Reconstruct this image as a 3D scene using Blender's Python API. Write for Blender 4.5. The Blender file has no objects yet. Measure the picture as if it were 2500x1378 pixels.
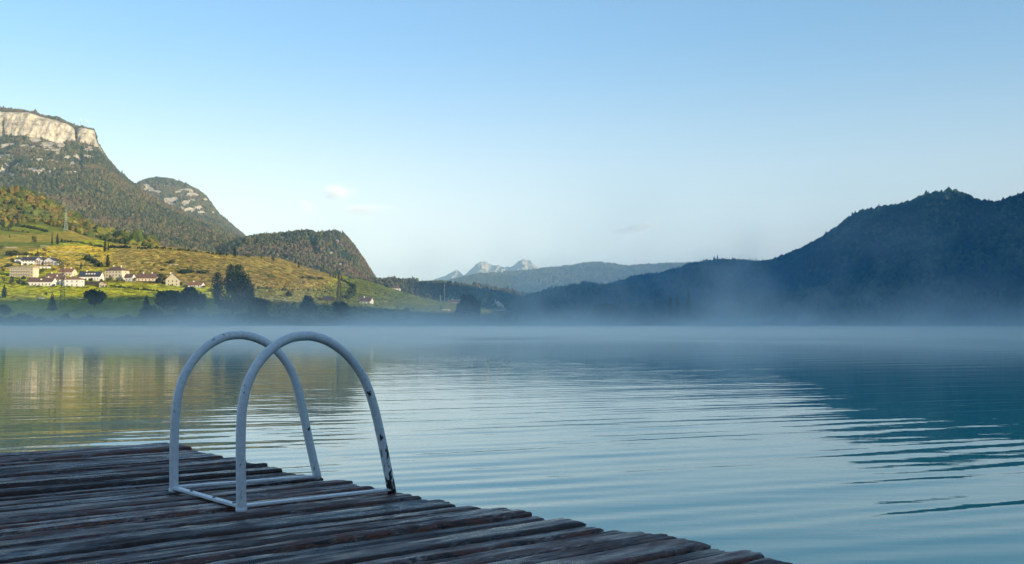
import bpy, bmesh, math, random
import numpy as np
from mathutils import Vector, Matrix, noise as mnoise

random.seed(7)
rng = np.random.default_rng(11)
R_ = math.radians
scene = bpy.context.scene
COL = scene.collection

# ------------------------------------------------------------------ camera
H = 1.15                      # eye height above the lake
FPX = 2750.0                  # focal length in photograph pixels
CX, CY, HY = 1250.0, 689.0, 797.0
TH = math.atan((HY - CY) / FPX)
cam_d = bpy.data.cameras.new('camera')
cam_d.sensor_width = 36.0
cam_d.lens = 36.0 * FPX / 2500.0
cam_d.clip_start = 0.05
cam_d.clip_end = 80000.0
cam = bpy.data.objects.new('camera', cam_d)
cam.location = (0, 0, H)
cam.rotation_euler = (math.pi / 2 + TH, 0, 0)
COL.objects.link(cam)
scene.camera = cam

# ------------------------------------------------------------------ sky, sun, exposure
SUN_EL, SUN_AZ = R_(11.0), R_(128.0)          # azimuth clockwise from +Y
SUN = Vector((math.sin(SUN_AZ) * math.cos(SUN_EL), math.cos(SUN_AZ) * math.cos(SUN_EL), math.sin(SUN_EL)))
world = bpy.data.worlds.new('World')
scene.world = world
world.use_nodes = True
wn, wl = world.node_tree.nodes, world.node_tree.links
wn.clear()
sky = wn.new('ShaderNodeTexSky')
sky.sky_type = 'NISHITA'
sky.sun_disc = False
sky.sun_elevation = SUN_EL
sky.sun_rotation = SUN_AZ
sky.altitude = 200.0
sky.air_density = 1.0
sky.dust_density = 0.6
sky.ozone_density = 2.5
bg = wn.new('ShaderNodeBackground')
bg.inputs['Strength'].default_value = 0.15
wo = wn.new('ShaderNodeOutputWorld')
tint = wn.new('ShaderNodeMix')
tint.data_type = 'RGBA'
tint.blend_type = 'MULTIPLY'
tint.inputs[0].default_value = 1.0
tint.inputs[7].default_value = (0.90, 1.0, 1.05, 1)       # cool white balance of the photograph
wl.new(sky.outputs[0], tint.inputs[6])
# air light: the sky pales towards the horizon all the way round
tcw = wn.new('ShaderNodeTexCoord')
sepw = wn.new('ShaderNodeSeparateXYZ')
wl.new(tcw.outputs['Generated'], sepw.inputs[0])
elw = wn.new('ShaderNodeMapRange')
elw.interpolation_type = 'SMOOTHSTEP'
for k_, v_ in (('From Min', 0.0), ('From Max', 0.27), ('To Min', 0.74), ('To Max', 0.0)):
    elw.inputs[k_].default_value = v_
wl.new(sepw.outputs['Z'], elw.inputs['Value'])
bww = wn.new('ShaderNodeRGBToBW')
wl.new(tint.outputs[2], bww.inputs[0])
pale = wn.new('ShaderNodeMix')
pale.data_type = 'RGBA'
wl.new(elw.outputs[0], pale.inputs[0])
wl.new(tint.outputs[2], pale.inputs[6])
gain = wn.new('ShaderNodeMix')
gain.data_type = 'RGBA'
gain.blend_type = 'MULTIPLY'
gain.inputs[0].default_value = 1.0
gain.inputs[7].default_value = (1.74, 1.63, 1.48, 1)
gain.clamp_result = False
wl.new(bww.outputs[0], gain.inputs[6])
wl.new(gain.outputs[2], pale.inputs[7])
wl.new(pale.outputs[2], bg.inputs['Color'])
wl.new(bg.outputs[0], wo.inputs['Surface'])

sun_d = bpy.data.lights.new('sun', 'SUN')
sun_d.energy = 5.0
sun_d.angle = R_(0.53)
sun_d.color = (1.0, 0.82, 0.54)
sun_o = bpy.data.objects.new('sun', sun_d)
sun_o.rotation_euler = SUN.to_track_quat('Z', 'Y').to_euler()
sun_o.location = SUN * 3000
COL.objects.link(sun_o)

scene.view_settings.view_transform = 'Standard'
scene.view_settings.look = 'None'
scene.view_settings.gamma = 1.0
scene.view_settings.use_curve_mapping = False
scene.view_settings.exposure = 0.70

scene.render.engine = 'CYCLES'
cy = scene.cycles
cy.max_bounces = 8
cy.diffuse_bounces = 2
cy.glossy_bounces = 3
cy.transmission_bounces = 4
cy.transparent_max_bounces = 8
cy.volume_bounces = 6
cy.caustics_reflective = False
cy.caustics_refractive = False
cy.use_denoising = True
try:
    cy.denoiser = 'OPENIMAGEDENOISE'
except Exception:
    pass
cy.volume_max_steps = 256


# ------------------------------------------------------------------ helpers
def tag(o, label=None, cat=None, group=None, kind=None):
    if label: o['label'] = label
    if cat: o['category'] = cat
    if group: o['group'] = group
    if kind: o['kind'] = kind
    return o


def empty(name, loc, rz=0.0):
    o = bpy.data.objects.new(name, None)
    o.empty_display_size = 0.3
    o.location = loc
    o.rotation_euler = (0, 0, rz)
    COL.objects.link(o)
    return o


def link(name, me, parent=None):
    o = bpy.data.objects.new(name, me)
    COL.objects.link(o)
    if parent is not None:
        o.parent = parent
    return o


def copy_tree(o, parent=None):
    c = o.copy()
    COL.objects.link(c)
    if parent is not None:
        c.parent = parent
        c.matrix_parent_inverse = Matrix.Identity(4)
    for ch in list(o.children):
        copy_tree(ch, c)
    return c


def mesh_np(name, verts, faces, mat=None, smooth=False, cols=None):
    """verts (N,3), faces (M,k) arrays -> mesh (k = 3 or 4)"""
    verts = np.asarray(verts, dtype=np.float32)
    faces = np.asarray(faces, dtype=np.int32)
    me = bpy.data.meshes.new(name)
    k = faces.shape[1]
    me.vertices.add(len(verts))
    me.vertices.foreach_set('co', verts.ravel())
    me.loops.add(faces.size)
    me.loops.foreach_set('vertex_index', faces.ravel())
    me.polygons.add(len(faces))
    me.polygons.foreach_set('loop_start', np.arange(0, faces.size, k, dtype=np.int32))
    try:
        me.polygons.foreach_set('loop_total', np.full(len(faces), k, dtype=np.int32))
    except Exception:
        pass
    me.polygons.foreach_set('use_smooth', np.full(len(faces), smooth, dtype=bool))
    if cols is not None:
        a = me.attributes.new('Col', 'FLOAT_COLOR', 'POINT')
        c4 = np.ones((len(verts), 4), dtype=np.float32)
        c4[:, :cols.shape[1]] = cols
        a.data.foreach_set('color', c4.ravel())
    me.update(calc_edges=True)
    me.validate()
    if mat is not None:
        me.materials.append(mat)
    return me


class MB:
    """collects boxes, bars, tubes, quads for one mesh"""
    def __init__(self):
        self.v, self.f = [], []

    def box(self, x0, x1, y0, y1, z0, z1, M=None):
        b = len(self.v)
        pts = [(x0, y0, z0), (x1, y0, z0), (x1, y1, z0), (x0, y1, z0), (x0, y0, z1), (x1, y0, z1), (x1, y1, z1), (x0, y1, z1)]
        if M is not None:
            pts = [tuple(M @ Vector(p)) for p in pts]
        self.v += pts
        self.f += [tuple(b + i for i in q) for q in ((0, 3, 2, 1), (4, 5, 6, 7), (0, 1, 5, 4), (1, 2, 6, 5), (2, 3, 7, 6), (3, 0, 4, 7))]

    def poly(self, pts, faces):
        b = len(self.v)
        self.v += [tuple(p) for p in pts]
        self.f += [tuple(b + i for i in q) for q in faces]

    def tube(self, pts, rad, n=8, cap=True):
        pts = [Vector(p) for p in pts]
        rads = rad if hasattr(rad, '__len__') else [rad] * len(pts)
        b = len(self.v)
        up = None
        for i, p in enumerate(pts):
            t = (pts[min(i + 1, len(pts) - 1)] - pts[max(i - 1, 0)]).normalized()
            if up is None:
                a = Vector((0, 0, 1)) if abs(t.z) < 0.9 else Vector((1, 0, 0))
                up = (a - t * a.dot(t)).normalized()
            else:
                up = (up - t * up.dot(t)).normalized()
            s = t.cross(up)
            for k in range(n):
                an = 2 * math.pi * k / n
                self.v.append(tuple(p + (up * math.cos(an) + s * math.sin(an)) * rads[i]))
        for i in range(len(pts) - 1):
            for k in range(n):
                a, c = b + i * n + k, b + i * n + (k + 1) % n
                self.f.append((a, c, c + n, a + n))
        if cap:
            self.f.append(tuple(b + k for k in reversed(range(n))))
            e = b + (len(pts) - 1) * n
            self.f.append(tuple(e + k for k in range(n)))

    def build(self, name, mat, parent=None, smooth=False):
        me = bpy.data.meshes.new(name)
        me.from_pydata(self.v, [], self.f)
        me.validate()
        if smooth:
            me.polygons.foreach_set('use_smooth', [True] * len(me.polygons))
        me.materials.append(mat)
        me.update()
        return link(name, me, parent)


_P = rng.random((256, 256))


def vnoise(x, y, seed=0):
    x = np.asarray(x, float) + seed * 17.31
    y = np.asarray(y, float) + seed * 9.77
    ix, iy = np.floor(x).astype(int), np.floor(y).astype(int)
    fx, fy = x - ix, y - iy
    fx, fy = fx * fx * (3 - 2 * fx), fy * fy * (3 - 2 * fy)
    a, b = _P[ix & 255, iy & 255], _P[(ix + 1) & 255, iy & 255]
    c, d = _P[ix & 255, (iy + 1) & 255], _P[(ix + 1) & 255, (iy + 1) & 255]
    return (a * (1 - fx) + b * fx) * (1 - fy) + (c * (1 - fx) + d * fx) * fy


def fbm(x, y, o=4, seed=0):
    s, a, n = 0.0, 1.0, 0.0
    for k in range(o):
        s = s + a * (vnoise(x * 2 ** k, y * 2 ** k, seed + k) * 2 - 1)
        n += a
        a *= 0.5
    return s / n


def smooth01(e0, e1, x):
    t = np.clip((np.asarray(x, float) - e0) / (e1 - e0), 0, 1)
    return t * t * (3 - 2 * t)


CT, ST = math.cos(TH), math.sin(TH)


def at(px, py, D):
    """the point at forward distance D seen at photograph pixel (px, py)"""
    xc, zc = (np.asarray(px, float) - CX) / FPX, (CY - np.asarray(py, float)) / FPX
    Y, Z = CT - zc * ST, ST + zc * CT
    return xc * D / Y, D, H + Z * D / Y


def pix(x, y, z):
    """photograph pixel of a point (for choosing where surfaces change, in the set-up only)"""
    z = np.asarray(z, float) - H
    yc, zc = CT * y + ST * z, -ST * y + CT * z
    return CX + FPX * x / yc, CY - FPX * zc / yc


# ------------------------------------------------------------------ materials
def nmat(name):
    m = bpy.data.materials.new(name)
    m.use_nodes = True
    n, l = m.node_tree.nodes, m.node_tree.links
    return m, n, l, n['Principled BSDF']


def N(n, t, **kw):
    o = n.new(t)
    for k, v in kw.items():
        if hasattr(o, k) and k not in o.inputs.keys():
            setattr(o, k, v)
        else:
            o.inputs[k].default_value = v
    return o


def ramp(n, stops):
    r = n.new('ShaderNodeValToRGB')
    el = r.color_ramp.elements
    while len(el) > 1:
        el.remove(el[-1])
    el[0].position, el[0].color = stops[0][0], (*stops[0][1], 1)
    for p, c in stops[1:]:
        e = el.new(p)
        e.color = (*c, 1)
    return r


def mixc(n, l, fac, a, b, mode='MIX'):
    m = n.new('ShaderNodeMix')
    m.data_type = 'RGBA'
    m.blend_type = mode
    m.clamp_factor = True
    for s, v in ((0, fac), (6, a), (7, b)):
        if hasattr(v, 'is_linked') or isinstance(v, bpy.types.NodeSocket):
            l.new(v, m.inputs[s])
        elif s == 0:
            m.inputs[0].default_value = v
        else:
            m.inputs[s].default_value = (*v, 1)
    return m.outputs[2]


def plain(name, col, rough=0.8, var=0.12, scale=3.0, spec=0.3, bump=0.0):
    """a material with fine colour variation"""
    m, n, l, b = nmat(name)
    tc = N(n, 'ShaderNodeTexCoord')
    nz = N(n, 'ShaderNodeTexNoise', Scale=scale, Detail=6.0, Roughness=0.6)
    l.new(tc.outputs['Object'], nz.inputs['Vector'])
    lo = tuple(c * (1 - var) for c in col)
    hi = tuple(min(1, c * (1 + var)) for c in col)
    r = ramp(n, [(0.3, lo), (0.7, hi)])
    l.new(nz.outputs['Fac'], r.inputs[0])
    l.new(r.outputs[0], b.inputs['Base Color'])
    b.inputs['Roughness'].default_value = rough
    b.inputs['Specular IOR Level'].default_value = spec
    if bump:
        bp = N(n, 'ShaderNodeBump', Strength=bump, Distance=0.05)
        l.new(nz.outputs['Fac'], bp.inputs['Height'])
        l.new(bp.outputs[0], b.inputs['Normal'])
    return m


def colattr(name, scale, var=0.5, rough=0.95, bump=0.0, bscale=None, bdist=1.0, spec=0.05, coarse=0.0):
    """base colour from the mesh's own Col attribute times a world-space grain"""
    m, n, l, b = nmat(name)
    at_ = N(n, 'ShaderNodeAttribute', attribute_name='Col')
    geo = N(n, 'ShaderNodeNewGeometry')
    nz = N(n, 'ShaderNodeTexNoise', Scale=scale, Detail=5.0, Roughness=0.65)
    l.new(geo.outputs['Position'], nz.inputs['Vector'])
    r = ramp(n, [(0.28, (1 - var,) * 3), (0.72, (1 + var,) * 3)])
    l.new(nz.outputs['Fac'], r.inputs[0])
    c_ = mixc(n, l, 1.0, at_.outputs['Color'], r.outputs[0], 'MULTIPLY')
    if coarse:
        nc = N(n, 'ShaderNodeTexNoise', Scale=coarse, Detail=3.0, Roughness=0.6)
        l.new(geo.outputs['Position'], nc.inputs['Vector'])
        rc = ramp(n, [(0.32, (0.62, 0.66, 0.7)), (0.5, (1.0, 1.0, 1.0)), (0.68, (1.35, 1.28, 1.1))])
        l.new(nc.outputs['Fac'], rc.inputs[0])
        c_ = mixc(n, l, 1.0, c_, rc.outputs[0], 'MULTIPLY')
    l.new(c_, b.inputs['Base Color'])
    b.inputs['Roughness'].default_value = rough
    b.inputs['Specular IOR Level'].default_value = spec
    if bump:
        nb = N(n, 'ShaderNodeTexNoise', Scale=bscale or scale, Detail=6.0, Roughness=0.7)
        l.new(geo.outputs['Position'], nb.inputs['Vector'])
        bp = N(n, 'ShaderNodeBump', Strength=bump, Distance=bdist)
        l.new(nb.outputs['Fac'], bp.inputs['Height'])
        l.new(bp.outputs[0], b.inputs['Normal'])
    return m


M_forest = colattr('forest_leaves', 0.35, 0.45)
M_land = colattr('vineyard_ground', 0.25, 0.35, bump=0.5, bscale=0.5, bdist=1.0, coarse=0.07)
M_wood_land = colattr('forest_floor', 0.08, 0.5, bump=0.8, bscale=0.12, bdist=6.0)
M_rows = colattr('vine_leaves', 0.9, 0.45, coarse=0.06)


def mountain_mat():
    """Col attribute, its alpha-free blue-noise grain, and cracked vertical strata where the attribute Rock is high"""
    m, n, l, b = nmat('mountain_rock_and_scrub')
    at_ = N(n, 'ShaderNodeAttribute', attribute_name='Col')
    rk = N(n, 'ShaderNodeAttribute', attribute_name='Rock')
    geo = N(n, 'ShaderNodeNewGeometry')
    mp = N(n, 'ShaderNodeMapping')
    mp.inputs['Scale'].default_value = (0.045, 0.045, 0.011)
    l.new(geo.outputs['Position'], mp.inputs['Vector'])
    nz = N(n, 'ShaderNodeTexNoise', Scale=1.0, Detail=8.0, Roughness=0.7)
    l.new(mp.outputs[0], nz.inputs['Vector'])
    mp2 = N(n, 'ShaderNodeMapping')
    mp2.inputs['Scale'].default_value = (0.004, 0.004, 0.035)
    l.new(geo.outputs['Position'], mp2.inputs['Vector'])
    nz2 = N(n, 'ShaderNodeTexNoise', Scale=1.0, Detail=6.0, Roughness=0.65)
    l.new(mp2.outputs[0], nz2.inputs['Vector'])
    rr = ramp(n, [(0.34, (0.17, 0.14, 0.10)), (0.44, (0.46, 0.39, 0.29)), (0.58, (0.70, 0.62, 0.49)), (0.8, (0.52, 0.43, 0.31))])
    l.new(nz.outputs['Fac'], rr.inputs[0])
    r2 = ramp(n, [(0.35, (0.72, 0.70, 0.66)), (0.6, (1.05, 1.03, 1.0))])
    l.new(nz2.outputs['Fac'], r2.inputs[0])
    rock = mixc(n, l, 1.0, rr.outputs[0], r2.outputs[0], 'MULTIPLY')
    nf = N(n, 'ShaderNodeTexNoise', Scale=0.09, Detail=5.0, Roughness=0.7)
    l.new(geo.outputs['Position'], nf.inputs['Vector'])
    ad = N(n, 'ShaderNodeMath', operation='ADD')
    l.new(rk.outputs['Fac'], ad.inputs[0])
    l.new(nf.outputs['Fac'], ad.inputs[1])
    th = N(n, 'ShaderNodeMapRange')
    th.inputs['From Min'].default_value = 0.88
    th.inputs['From Max'].default_value = 1.02
    l.new(ad.outputs[0], th.inputs['Value'])
    nv = N(n, 'ShaderNodeTexNoise', Scale=0.12, Detail=5.0, Roughness=0.7)
    l.new(geo.outputs['Position'], nv.inputs['Vector'])
    rv = ramp(n, [(0.3, (0.5,) * 3), (0.7, (1.5,) * 3)])
    l.new(nv.outputs['Fac'], rv.inputs[0])
    veg = mixc(n, l, 1.0, at_.outputs['Color'], rv.outputs[0], 'MULTIPLY')
    l.new(mixc(n, l, th.outputs[0], veg, rock), b.inputs['Base Color'])
    b.inputs['Roughness'].default_value = 0.95
    b.inputs['Specular IOR Level'].default_value = 0.05
    bp = N(n, 'ShaderNodeBump', Strength=1.0, Distance=14.0)
    l.new(nz.outputs['Fac'], bp.inputs['Height'])
    l.new(bp.outputs[0], b.inputs['Normal'])
    return m


M_mount = mountain_mat()


# ------------------------------------------------------------------ terrain
def pchip(Z, T, tt):
    """monotone cubic through rows Z (K,S) at params T -> (len(tt),S)"""
    K = len(T)
    h = np.diff(T)[:, None]
    d = np.diff(Z, axis=0) / h
    m = np.zeros_like(Z)
    m[0], m[-1] = d[0], d[-1]
    for i in range(1, K - 1):
        p = d[i - 1] * d[i]
        m[i] = np.where(p > 0, 2 * p / (d[i - 1] + d[i] + 1e-12), 0)
    out = []
    for t in tt:
        i = min(max(np.searchsorted(T, t) - 1, 0), K - 2)
        u = (t - T[i]) / h[i, 0]
        h00, h10 = 2 * u ** 3 - 3 * u ** 2 + 1, u ** 3 - 2 * u ** 2 + u
        h01, h11 = -2 * u ** 3 + 3 * u ** 2, u ** 3 - u ** 2
        out.append(h00 * Z[i] + h10 * h[i, 0] * m[i] + h01 * Z[i + 1] + h11 * h[i, 0] * m[i + 1])
    return np.array(out)


class Terrain:
    """relief from contour rows: (distance or [(px, distance)], [(px, py)] or height, grain amplitude, canopy allowance)"""
    def __init__(self, rows, p0, p1, ns, sub, gscale=(90., 260.), seed=1):
        s = np.linspace((p0 - CX) / FPX, (p1 - CX) / FPX, ns)
        Ds, Zs, As = [], [], []
        pxs = CX + s * FPX
        for D, prof, amp, canopy in rows:
            Drow = np.full(ns, float(D)) if not hasattr(D, '__len__') else np.interp(pxs, [a for a, _ in D], [b for _, b in D])
            if hasattr(prof, '__len__'):
                q = np.array(prof, float)
                dq = np.interp(q[:, 0], pxs, Drow)
                x, _, z = at(q[:, 0], q[:, 1], dq)
                # interpolate the slope angle, then turn it into height at the row's own distance
                el = np.interp(s, x / dq, (z - H) / dq)
                Zrow = H + el * Drow - canopy
            else:
                Zrow = np.full(ns, float(prof))
            Ds.append(Drow); Zs.append(Zrow); As.append(np.full(ns, float(amp)))
        K = len(rows)
        T = np.arange(K, dtype=float)
        tt = []
        subs = sub if hasattr(sub, '__len__') else [sub] * (K - 1)
        for i in range(K - 1):
            tt += [i + j / subs[i] for j in range(subs[i])]
        tt = np.array(tt + [K - 1.0])
        self.s = s
        self.tt = tt
        self.D = np.array([[0]])
        D = np.array(Ds)
        self.D = np.array([D[min(int(t), K - 2)] * (1 - (t - min(int(t), K - 2))) + D[min(int(t), K - 2) + 1] * (t - min(int(t), K - 2)) for t in tt])
        A = np.array(As)
        self.A = np.array([A[min(int(t), K - 2)] * (1 - (t - min(int(t), K - 2))) + A[min(int(t), K - 2) + 1] * (t - min(int(t), K - 2)) for t in tt])
        Z = pchip(np.array(Zs), T, tt)
        X = s[None, :] * self.D
        g = fbm(X / gscale[0], self.D / gscale[1], 5, seed)
        ridge = 1 - np.abs(fbm(X / (gscale[0] * 1.7), self.D / (gscale[1] * 1.7), 3, seed + 20)) * 3
        self.Z = Z + self.A * (0.6 * g + 0.5 * ridge - 0.25)
        self.X = X

    def verts(self):
        return np.stack([self.X, self.D, self.Z], -1)

    def build(self, name, mat, cols, rock=None):
        nt, ns = self.X.shape
        i = np.arange(nt * ns).reshape(nt, ns)
        f = np.stack([i[:-1, :-1], i[:-1, 1:], i[1:, 1:], i[1:, :-1]], -1).reshape(-1, 4)
        me = mesh_np(name, self.verts().reshape(-1, 3), f, mat, True, cols.reshape(-1, 3))
        if rock is not None:
            a = me.attributes.new('Rock', 'FLOAT', 'POINT')
            a.data.foreach_set('value', rock.ravel().astype(np.float32))
        self.rock = rock
        return link(name, me)

    def column(self, s):
        j = np.clip(np.interp(s, self.s, np.arange(len(self.s))), 0, len(self.s) - 1.001)
        j0 = int(j); u = j - j0
        return self.D[:, j0] * (1 - u) + self.D[:, j0 + 1] * u, self.Z[:, j0] * (1 - u) + self.Z[:, j0 + 1] * u

    def cast(self, px, py):
        """where the line of sight through a photograph pixel meets this ground"""
        x, _, z = at(px, py, 1000.0)
        s, el = x / 1000.0, (z - H) / 1000.0
        D, Z = self.column(s)
        e = (Z - H) / D
        k = np.argmax(e >= el)
        if e[k] < el:
            k = int(np.argmax(e)); return Vector((s * D[k], D[k], Z[k]))
        if k == 0:
            return Vector((s * D[0], D[0], Z[0]))
        u = (el - e[k - 1]) / (e[k] - e[k - 1] + 1e-12)
        d = D[k - 1] + (D[k] - D[k - 1]) * u
        return Vector((s * d, d, Z[k - 1] + (Z[k] - Z[k - 1]) * u))

    def height(self, x, y):
        D, Z = self.column(x / y)
        return float(np.interp(y, D, Z))

    def heights(self, x, y):
        s = x / y
        j = np.clip(np.interp(s, self.s, np.arange(len(self.s))), 0, len(self.s) - 1.001)
        out = np.zeros_like(x)
        j0 = j.astype(int)
        for c in np.unique(j0):
            k = j0 == c
            out[k] = np.interp(y[k], self.D[:, c], self.Z[:, c])
        return out

    def scatter(self, n, mask=None):
        """n random points over the sheet, even per ground area"""
        V = self.verts()
        a = np.linalg.norm(np.cross(V[:-1, 1:] - V[:-1, :-1], V[1:, :-1] - V[:-1, :-1]), axis=-1)
        if mask is not None:
            a = a * mask[:-1, :-1]
        p = a.ravel() / a.sum()
        c = rng.choice(len(p), n, p=p)
        i, j = c // a.shape[1], c % a.shape[1]
        u, v = rng.random(n)[:, None], rng.random(n)[:, None]
        return (V[i, j] * (1 - u) * (1 - v) + V[i, j + 1] * u * (1 - v) + V[i + 1, j] * (1 - u) * v + V[i + 1, j + 1] * u * v), i, j


def icosphere(sub):
    bm = bmesh.new()
    bmesh.ops.create_icosphere(bm, subdivisions=sub, radius=1.0)
    v = np.array([x.co[:] for x in bm.verts])
    f = np.array([[x.index for x in q.verts] for q in bm.faces])
    bm.free()
    return v, f


ICO1, ICO2 = icosphere(1), icosphere(2)


def lumps(name, pos, rad, tall, cols, ico=ICO1, jitter=0.28, cone=0.0):
    """a wood: one irregular low crown per position, joined"""
    tv, tf = ico
    n, k = len(pos), len(tv)
    V = np.repeat(tv[None], n, 0) * (1 + rng.normal(0, jitter, (n, k, 1)))
    if cone:
        c = rng.random((n, 1)) < cone
        w = np.where(c, np.clip(0.95 - 0.55 * (tv[None, :, 2] + 0.3), 0.2, 1.2), 1.0)
        V[..., :2] *= w[..., None]
        V[..., 2] *= np.where(c, 1.5, 1.0)
    th = rng.random(n) * 6.28
    c_, s_ = np.cos(th)[:, None], np.sin(th)[:, None]
    x = V[..., 0] * c_ - V[..., 1] * s_
    y = V[..., 0] * s_ + V[..., 1] * c_
    V = np.stack([x * rad[:, None], y * rad[:, None], V[..., 2] * (rad * tall)[:, None]], -1) + pos[:, None, :]
    F = tf[None] + (np.arange(n) * k)[:, None, None]
    C = np.repeat(cols[:, None, :], k, 1) * (1 + rng.normal(0, 0.12, (n, k, 1)))
    me = mesh_np(name, V.reshape(-1, 3), F.reshape(-1, 3), M_forest, False, np.clip(C, 0.004, 1).reshape(-1, 3))
    return link(name, me)


def palette(pos, cols, scale, seed, spread=0.35):
    """autumn colours drifting over the slope"""
    cols = np.array(cols)
    g = fbm(pos[:, 0] / scale, pos[:, 1] / scale + pos[:, 2] / scale, 3, seed) * 1.1 + 0.5
    g = np.clip(g + rng.normal(0, spread, len(pos)), 0, 0.999) * (len(cols) - 1)
    i = g.astype(int)
    u = (g - i)[:, None]
    return (cols[i] * (1 - u) + cols[np.minimum(i + 1, len(cols) - 1)] * u) * (1 + rng.normal(0, 0.18, (len(pos), 1)))


def blobs(T, spots, seed):
    """Rock value of bare faces listed as (px, py, half width, half height)"""
    px, py = pix(T.X, T.D, T.Z)
    r = np.full(px.shape, -1.0)
    for x, y, a, b in spots:
        q = 1 - np.sqrt(((px - x) / a) ** 2 + ((py - y) / b) ** 2)
        r = np.maximum(r, np.minimum(q * 2.2, 1.0))
    return r + 0.75 * fbm(T.X / 34, T.Z / 17, 4, seed) * (r > -0.8)


def flat_cols(T, c1, c2, scale, seed):
    g = (fbm(T.X / scale, T.D / scale + T.Z / scale, 4, seed) * 0.5 + 0.5)[..., None]
    return np.array(c1) * (1 - g) + np.array(c2) * g


def off(prof, dy, dx=0):
    return [(x + dx, y + dy) for x, y in prof]


# --- the vineyard slope beyond the lake
SH1 = [(-2000, 560), (-900, 760), (-200, 930), (0, 950), (400, 960), (800, 1010), (1100, 1060), (1600, 1080)]
def plus(L, d): return [(a, b + d) for a, b in L]
hill = Terrain([
    (SH1, -1.0, 0, 0),
    (plus(SH1, 16), 1.6, 0, 0),
    (plus(SH1, 80), 4.0, 0.5, 0),
    ([(-900, 980), (0, 1130), (400, 1140), (800, 1190), (1100, 1240), (1600, 1270)],
     [(-900, 722), (0, 735), (200, 731), (400, 731), (560, 736), (700, 742), (850, 752), (1000, 763), (1100, 769), (1200, 773), (1600, 786)], 0.8, 0),
    ([(-900, 1150), (0, 1300), (400, 1310), (800, 1360), (1100, 1420), (1600, 1450)],
     [(-900, 660), (0, 688), (200, 690), (400, 693), (560, 700), (700, 708), (850, 728), (1000, 749), (1100, 761), (1200, 765), (1600, 783)], 1.0, 0),
    (1600, [(-900, 560), (0, 622), (200, 622), (280, 612), (380, 606), (440, 612), (574, 628), (675, 644), (765, 672), (807, 681), (850, 700), (950, 725), (1090, 750), (1200, 758), (1600, 780)], 0.8, 0),
    (1900, [(-900, 500), (0, 560), (100, 568), (160, 575), (250, 590), (380, 604), (440, 614), (574, 632), (640, 633), (680, 638), (720, 650), (765, 664), (807, 676), (830, 677), (870, 684), (905, 692), (950, 706), (1000, 722), (1050, 735), (1090, 742), (1200, 756), (1600, 780)], 1.0, 0),
    (2200, [(-900, 380), (-200, 450), (0, 468), (60, 470), (100, 490), (160, 520), (230, 560), (300, 578), (380, 601), (440, 622), (640, 650), (720, 665), (830, 690), (905, 700), (950, 712), (1090, 748), (1600, 780)], 1.5, 3),
    (2700, [(-900, 480), (0, 560), (230, 620), (380, 650), (640, 690), (905, 730), (1090, 765), (1600, 785)], 2.0, 0),
], -2000, 1550, 690, [3, 5, 8, 14, 22, 20, 16, 8], (60., 90.), 3)

hpx, hpy = pix(hill.X, hill.D, hill.Z)
wood_line = np.interp(hpx, [-800, 0, 50, 100, 160, 200, 270, 380, 450, 2000], [500, 540, 546, 546, 558, 574, 590, 606, 300, 300])
hill_wood = smooth01(4, -4, hpy - wood_line) * (hill.D > 1750)
GREEN, YEL = np.array((0.165, 0.185, 0.020)), np.array((0.300, 0.235, 0.035))
BROWN, DKGR, LGR = np.array((0.172, 0.140, 0.042)), np.array((0.075, 0.095, 0.030)), np.array((0.210, 0.225, 0.016))


def field_colour(x, y, z):
    px, py = pix(x, y, z)
    warp = fbm(x / 70, y / 70, 3, 5) * 10
    brown = smooth01(250, 300, px + warp) * smooth01(860, 800, px + warp + (py - 680) * 2) * smooth01(698, 686, py + warp * 0.4 - (px - 300) * 0.05)
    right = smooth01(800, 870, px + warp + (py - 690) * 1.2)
    upper = smooth01(640, 615, py + warp * 0.5) * smooth01(300, 250, px)
    g = fbm(x / 45, y / 45, 4, 8)[..., None]
    c = LGR * (1 + 0.25 * g)
    # terraces of the upper slope alternate green and yellowing parcels
    band = (np.sin(py / 7.5 + fbm(x / 120, y / 120, 2, 4) * 2.5 + px / 160) > 0.25)[..., None]
    up = np.where(band, YEL, GREEN)
    c = c * (1 - upper[..., None]) + up * upper[..., None] * (1 + 0.2 * g)
    mid = smooth01(668, 655, py) * smooth01(290, 260, px) * (1 - upper)
    c = c * (1 - mid[..., None]) + (BROWN * 0.5 + YEL * 0.5) * mid[..., None]
    lowmid = smooth01(540, 640, px) * smooth01(680, 700, py)
    c = c * (1 - lowmid[..., None]) + np.array((0.125, 0.125, 0.040)) * lowmid[..., None]
    c = c * (1 - brown[..., None]) + BROWN * (1 + 0.25 * g) * brown[..., None]
    c = c * 1.18
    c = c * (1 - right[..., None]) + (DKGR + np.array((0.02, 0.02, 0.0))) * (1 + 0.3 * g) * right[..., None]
    return c


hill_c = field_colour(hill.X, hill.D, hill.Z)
wf = np.array((0.070, 0.065, 0.022))
hill_c = hill_c * (1 - hill_wood[..., None]) + wf * hill_wood[..., None]
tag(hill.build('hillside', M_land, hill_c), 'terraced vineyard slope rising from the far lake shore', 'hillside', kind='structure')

# --- wooded rise above the vineyards
OCHRE = [(0.060, 0.082, 0.020), (0.095, 0.110, 0.022), (0.140, 0.135, 0.026), (0.175, 0.135, 0.030), (0.130, 0.085, 0.032), (0.075, 0.092, 0.022)]
m_ = hill_wood * (hill.tt[:, None] < 7.15) * (hpx > -900)
p, _, _ = hill.scatter(9500, m_)
r = 3.4 * np.exp(rng.normal(0, 0.36, len(p)))
p[:, 2] += r * 0.5
tag(lumps('forest', p, r, rng.uniform(0.9, 1.4, len(p)), palette(p, OCHRE, 70, 4), ICO2, 0.16), 'ochre and green autumn wood covering the rise above the vineyards', 'woodland', kind='stuff')

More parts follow.
